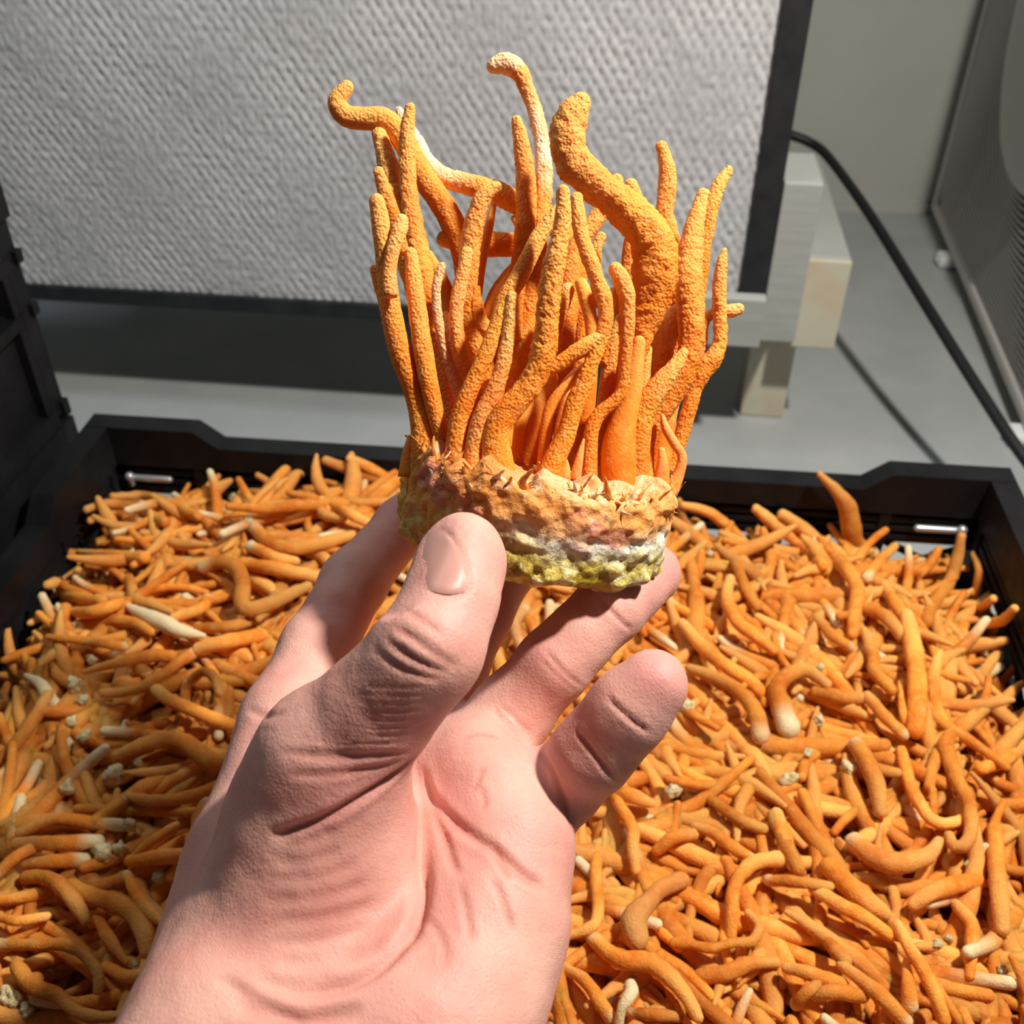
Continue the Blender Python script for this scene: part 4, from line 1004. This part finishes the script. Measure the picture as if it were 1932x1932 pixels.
for q, (lab, lift, cream, pts) in enumerate(T_):
    P = []; R = []
    for n_, (x, y, w_) in enumerate(pts):
        p, z = on_heap(x, y); f = n_/(len(pts)-1)
        z2 = z+.004+.0045*math.sin(math.pi*f)+.0012*(q % 4)
        if lift > .02: z2 = z+.004+lift*f**1.5
        else: z2 += lift*f
        p = on_z(x, y, z2)
        for _ in range(60):
            l = w2l(p)
            if l[1] < CD/2-.017-R_(w_) and abs(l[0]) < CW/2-.017-R_(w_) or lift > .02 and z2 > CH+.004: break
            z2 += .002; p = on_z(x, y, z2)
        P.append(p); R.append(w_*.5*w2c(p)[2]/F)
    P = np.array(P); c = P.mean(0); P = P-c
    V, Q, t = tube(P, R, 12, .0026)
    V = V+vert_normals(V, Q)*(.00035*vnoise(V*300+q, 51)+.00025*vnoise(V*700+q, 52))[:, None]
    if lab == 'root': cr_ = np.clip(1.1-t*5, 0, 1)
    elif lab == 'cream': cr_ = np.ones(len(t))*.9
    else: cr_ = np.clip(.45*(1-t*9), 0, 1)*(q % 3 == 0)+cream*.4
    me = mesh_from('cordyceps_stalk', V, Q, {'t': t, 'cream': cr_})
    stalk_thing(me, c, 'long tapering orange cordyceps stalk rising above the back rim of the crate' if lab == 'tall' else lab)
    placed += 1
# library of loose stalk shapes
LIB = []
def lib_shape(kind, s, sides, step):
    r = random.Random(s)
    L = r.uniform(.048, .092) if kind != 'thin' else r.uniform(.04, .075)
    R0 = {'straight': .0031, 'bent': .0030, 'thick': .0043, 'thin': .0019, 'curled': .0027, 'root': .0032, 'cream': .0030}[kind]*r.uniform(.85, 1.15)
    n = 7; a = 0; p = np.zeros(3); P = [p.copy()]
    bend = {'straight': .12, 'bent': .38, 'thick': .2, 'thin': .35, 'curled': .62, 'root': .22, 'cream': .3}[kind]
    curl = r.choice([-1, 1])*bend
    for q in range(n-1):
        a += curl*r.uniform(.1, 1.0)+r.uniform(-.15, .15)*(1 if kind != 'curled' else .3)
        if kind == 'bent' and q == n//2: curl = -curl
        p = p+np.array([math.cos(a), math.sin(a), r.uniform(-.10, .10)])*L/(n-1); P.append(p.copy())
    P = np.array(P); P -= P.mean(0)
    R = R0*np.interp(np.linspace(0, 1, n), [0, .2, .6, .9, 1], [.62, .78, 1.12, .85, .42])
    V, Q, t = tube(P, R, sides, step)
    V = V+vert_normals(V, Q)*(.0004*vnoise(V*260+s, 61)+.0002*vnoise(V*600+s, 62))[:, None]
    cr_ = np.clip(1.0-t*5, 0, 1) if kind == 'root' else (np.full(len(t), .85) if kind == 'cream' else np.zeros(len(t)))
    return V, Q, t, cr_
kinds = ['straight']*9+['bent']*9+['thick']*4+['thin']*5+['curled']*4+['root']*6+['cream']
for s, kd in enumerate(kinds):
    V, Q, t, cr_ = lib_shape(kd, 100+s, 10, .0032)
    LIB.append((kd, mesh_from('cordyceps_stalk', V, Q, {'t': t, 'cream': cr_})))
def flow(px, py):                 # drawn lie of the stalks, as a picture-plane heading turned to the crate floor
    if px < 750 and py < 1230: a = 172+15*math.sin(px*.01)
    elif px < 250 and py < 1560: a = 232
    elif px < 450: a = 200+40*math.sin(py*.013)
    elif px > 1680 and py < 1560: a = 258+22*math.sin(py*.02)
    elif px > 1180 and py < 1480: a = 318
    elif px > 1180: a = 325+35*math.sin(px*.009+py*.006)
    else: a = 300
    return a
def heading(px, py, deg):
    p, z = on_heap(px, py); t = math.radians(deg)
    q = on_z(px+30*math.cos(t), py-30*math.sin(t), z); return p, z, math.atan2(q[1]-p[1], q[0]-p[0])
cand = []
tries = 0
while len(cand) < 196-10 and tries < 9000:
    tries += 1
    px, py = rnd.uniform(-30, 1960), rnd.uniform(905, 1960)
    if 300 < px < 1080 and py > 1150 and px > 900-.72*(py-950) and not (px > 1050): continue   # behind the hand
    p, z, a = heading(px, py, flow(px, py)+rnd.gauss(0, 26))
    l = w2l(p)
    if abs(l[0]) > CW/2-.045 or abs(l[1]) > CD/2-.03: continue
    if any((p[0]-c[0])**2+(p[1]-c[1])**2 < .0115**2 for c in cand): continue
    cand.append((p[0], p[1], z, a))
def inside(P, a, L=.03):
    for s in (-1, 1):
        l = w2l(np.array([P[0]+s*L*math.cos(a), P[1]+s*L*math.sin(a), 0]))
        if abs(l[0]) > CW/2-.016 or abs(l[1]) > CD/2-.016: return False
    return True
for (x, y, z, a) in cand:
    for _ in range(6):
        if inside((x, y), a): break
        a += rnd.uniform(-.6, .6)
    if not inside((x, y), a, .022): continue
    kd, me = rnd.choice(LIB)
    if rnd.random() < .5: a += math.pi
    stalk_thing(me, (x, y, z-.001+rnd.uniform(-.004, .002)), kd, (rnd.choice([0, math.pi])+rnd.uniform(-.3, .3), rnd.uniform(-.12, .12), a))
    placed += 1
# the deeper stalks nobody could count, one body
Vs = []; Qs = []; ts = []; cs = []; n0 = 0
small = [lib_shape(kd, 300+s, 8, .0060) for s, kd in enumerate(['straight']*6+['bent']*6+['thick']*3+['thin']*3+['curled']*2+['root']*4)]
for q in range(2300):
    x = rnd.uniform(-CW/2+.018, CW/2-.018); y = rnd.uniform(-CD/2+.018, CD/2-.018)
    wp = l2w(x, y); z = hz(x, y)-abs(rnd.gauss(.004, .008))
    cpt = w2c(np.array([wp[0], wp[1], z])); px, py = 966+cpt[0]/cpt[2]*F, 966-cpt[1]/cpt[2]*F
    p, zz_, a = heading(min(max(px, 0), 1932), min(max(py, 905), 1932), flow(px, py)+rnd.gauss(0, 38))
    for _ in range(8):
        if inside(wp, a, .028): break
        a += rnd.uniform(-1, 1)
    if not inside(wp, a, .02): continue
    V, Q, t, cr_ = small[rnd.randrange(len(small))]
    if rnd.random() < .5: a += math.pi
    R3 = np.array(Matrix.Rotation(a, 3, 'Z') @ Matrix.Rotation(rnd.uniform(-.22, .22), 3, 'Y') @ Matrix.Rotation(rnd.choice([0, math.pi])+rnd.uniform(-.4, .4), 3, 'X'))
    V2 = (V*rnd.uniform(.85, 1.2)) @ R3.T + np.array([wp[0], wp[1], z])
    Vs.append(V2); Qs.append(Q+n0); ts.append(t); cs.append(cr_*.8); n0 += len(V)
gx_, gy_ = 60, 48
hv = []
for a in range(gx_):
    for b in range(gy_):
        x = -CW/2+.016+a*(CW-.032)/(gx_-1); y = -CD/2+.016+b*(CD-.032)/(gy_-1); wp = l2w(x, y)
        hv.append((wp[0], wp[1], hz(x, y)-.016))
Vs.append(np.array(hv)); Qs.append(np.array([(n0+a*gy_+b, n0+(a+1)*gy_+b, n0+(a+1)*gy_+b+1, n0+a*gy_+b+1) for a in range(gx_-1) for b in range(gy_-1)]))
ts.append(np.zeros(len(hv))); cs.append(np.zeros(len(hv)))
heap = obj('cordyceps_heap', np.vstack(Vs), np.vstack(Qs), M_PILE, None, {'t': np.concatenate(ts), 'cream': np.concatenate(cs)})
tag(heap, 'deep tangle of orange cordyceps stalks filling the black crate', 'mushroom heap', kind='stuff')
# pale crumbs of grain block
CR = []
for s in range(6):
    bm = bmesh.new(); bmesh.ops.create_icosphere(bm, subdivisions=3, radius=1)
    V = np.array([v.co[:] for v in bm.verts])
    rr = 1+.45*vnoise(V*1.5+s*7, 71)+.25*vnoise(V*3.7+s, 72)
    for v, f in zip(bm.verts, rr): v.co *= float(f)
    for v in bm.verts: v.co.z *= .75
    me = bpy.data.meshes.new('substrate_crumb'); bm.to_mesh(me); bm.free()
    me.polygons.foreach_set('use_smooth', [True]*len(me.polygons)); CR.append(me)
spots = [(215, 1462, 22), (236, 1512, 13), (128, 1488, 16), (243, 1556, 14), (195, 1612, 24), (228, 1600, 16), (140, 1290, 17), (155, 1320, 11), (135, 1362, 12), (158, 1388, 14), (300, 1655, 12), (20, 1880, 20), (50, 1905, 14), (255, 1822, 9), (108, 1185, 9), (145, 1180, 8), (175, 1245, 9),
 (390, 915, 12), (440, 940, 10), (470, 985, 15), (580, 1108, 9), (1295, 1335, 15), (1490, 1470, 18), (1525, 1420, 9), (1510, 1255, 8), (1548, 1260, 10), (1850, 1215, 14), (1885, 1228, 10), (1840, 1265, 13), (1850, 1600, 13), (1835, 1630, 14), (1870, 1570, 11), (1800, 1130, 8), (1270, 1490, 15), (1655, 1535, 10), (1600, 1450, 15), (1400, 1040, 10), (1340, 1045, 9), (1770, 1780, 10), (1790, 1770, 9), (1890, 1830, 9), (1925, 1590, 12), (1060, 1150, 13), (1545, 1360, 12), (1650, 1350, 7), (260, 1440, 9)]
for q, (x, y, r) in enumerate(spots):
    p, z = on_heap(x, y); rr = r*w2c(p)[2]/F*.9
    p = on_z(x, y, z+.005)
    o = link('substrate_crumb', CR[q % 6], M_CRUMB); o.location = p; o.scale = (rr, rr, rr)
    o.rotation_euler = (rnd.uniform(0, 6), rnd.uniform(0, 6), rnd.uniform(0, 6))
    tag(o, ('large' if r > 15 else 'small' if r < 11 else 'medium')+' pale cream crumb of grain block '+place_words(p), 'crumb', 'grain block crumbs on the heap')
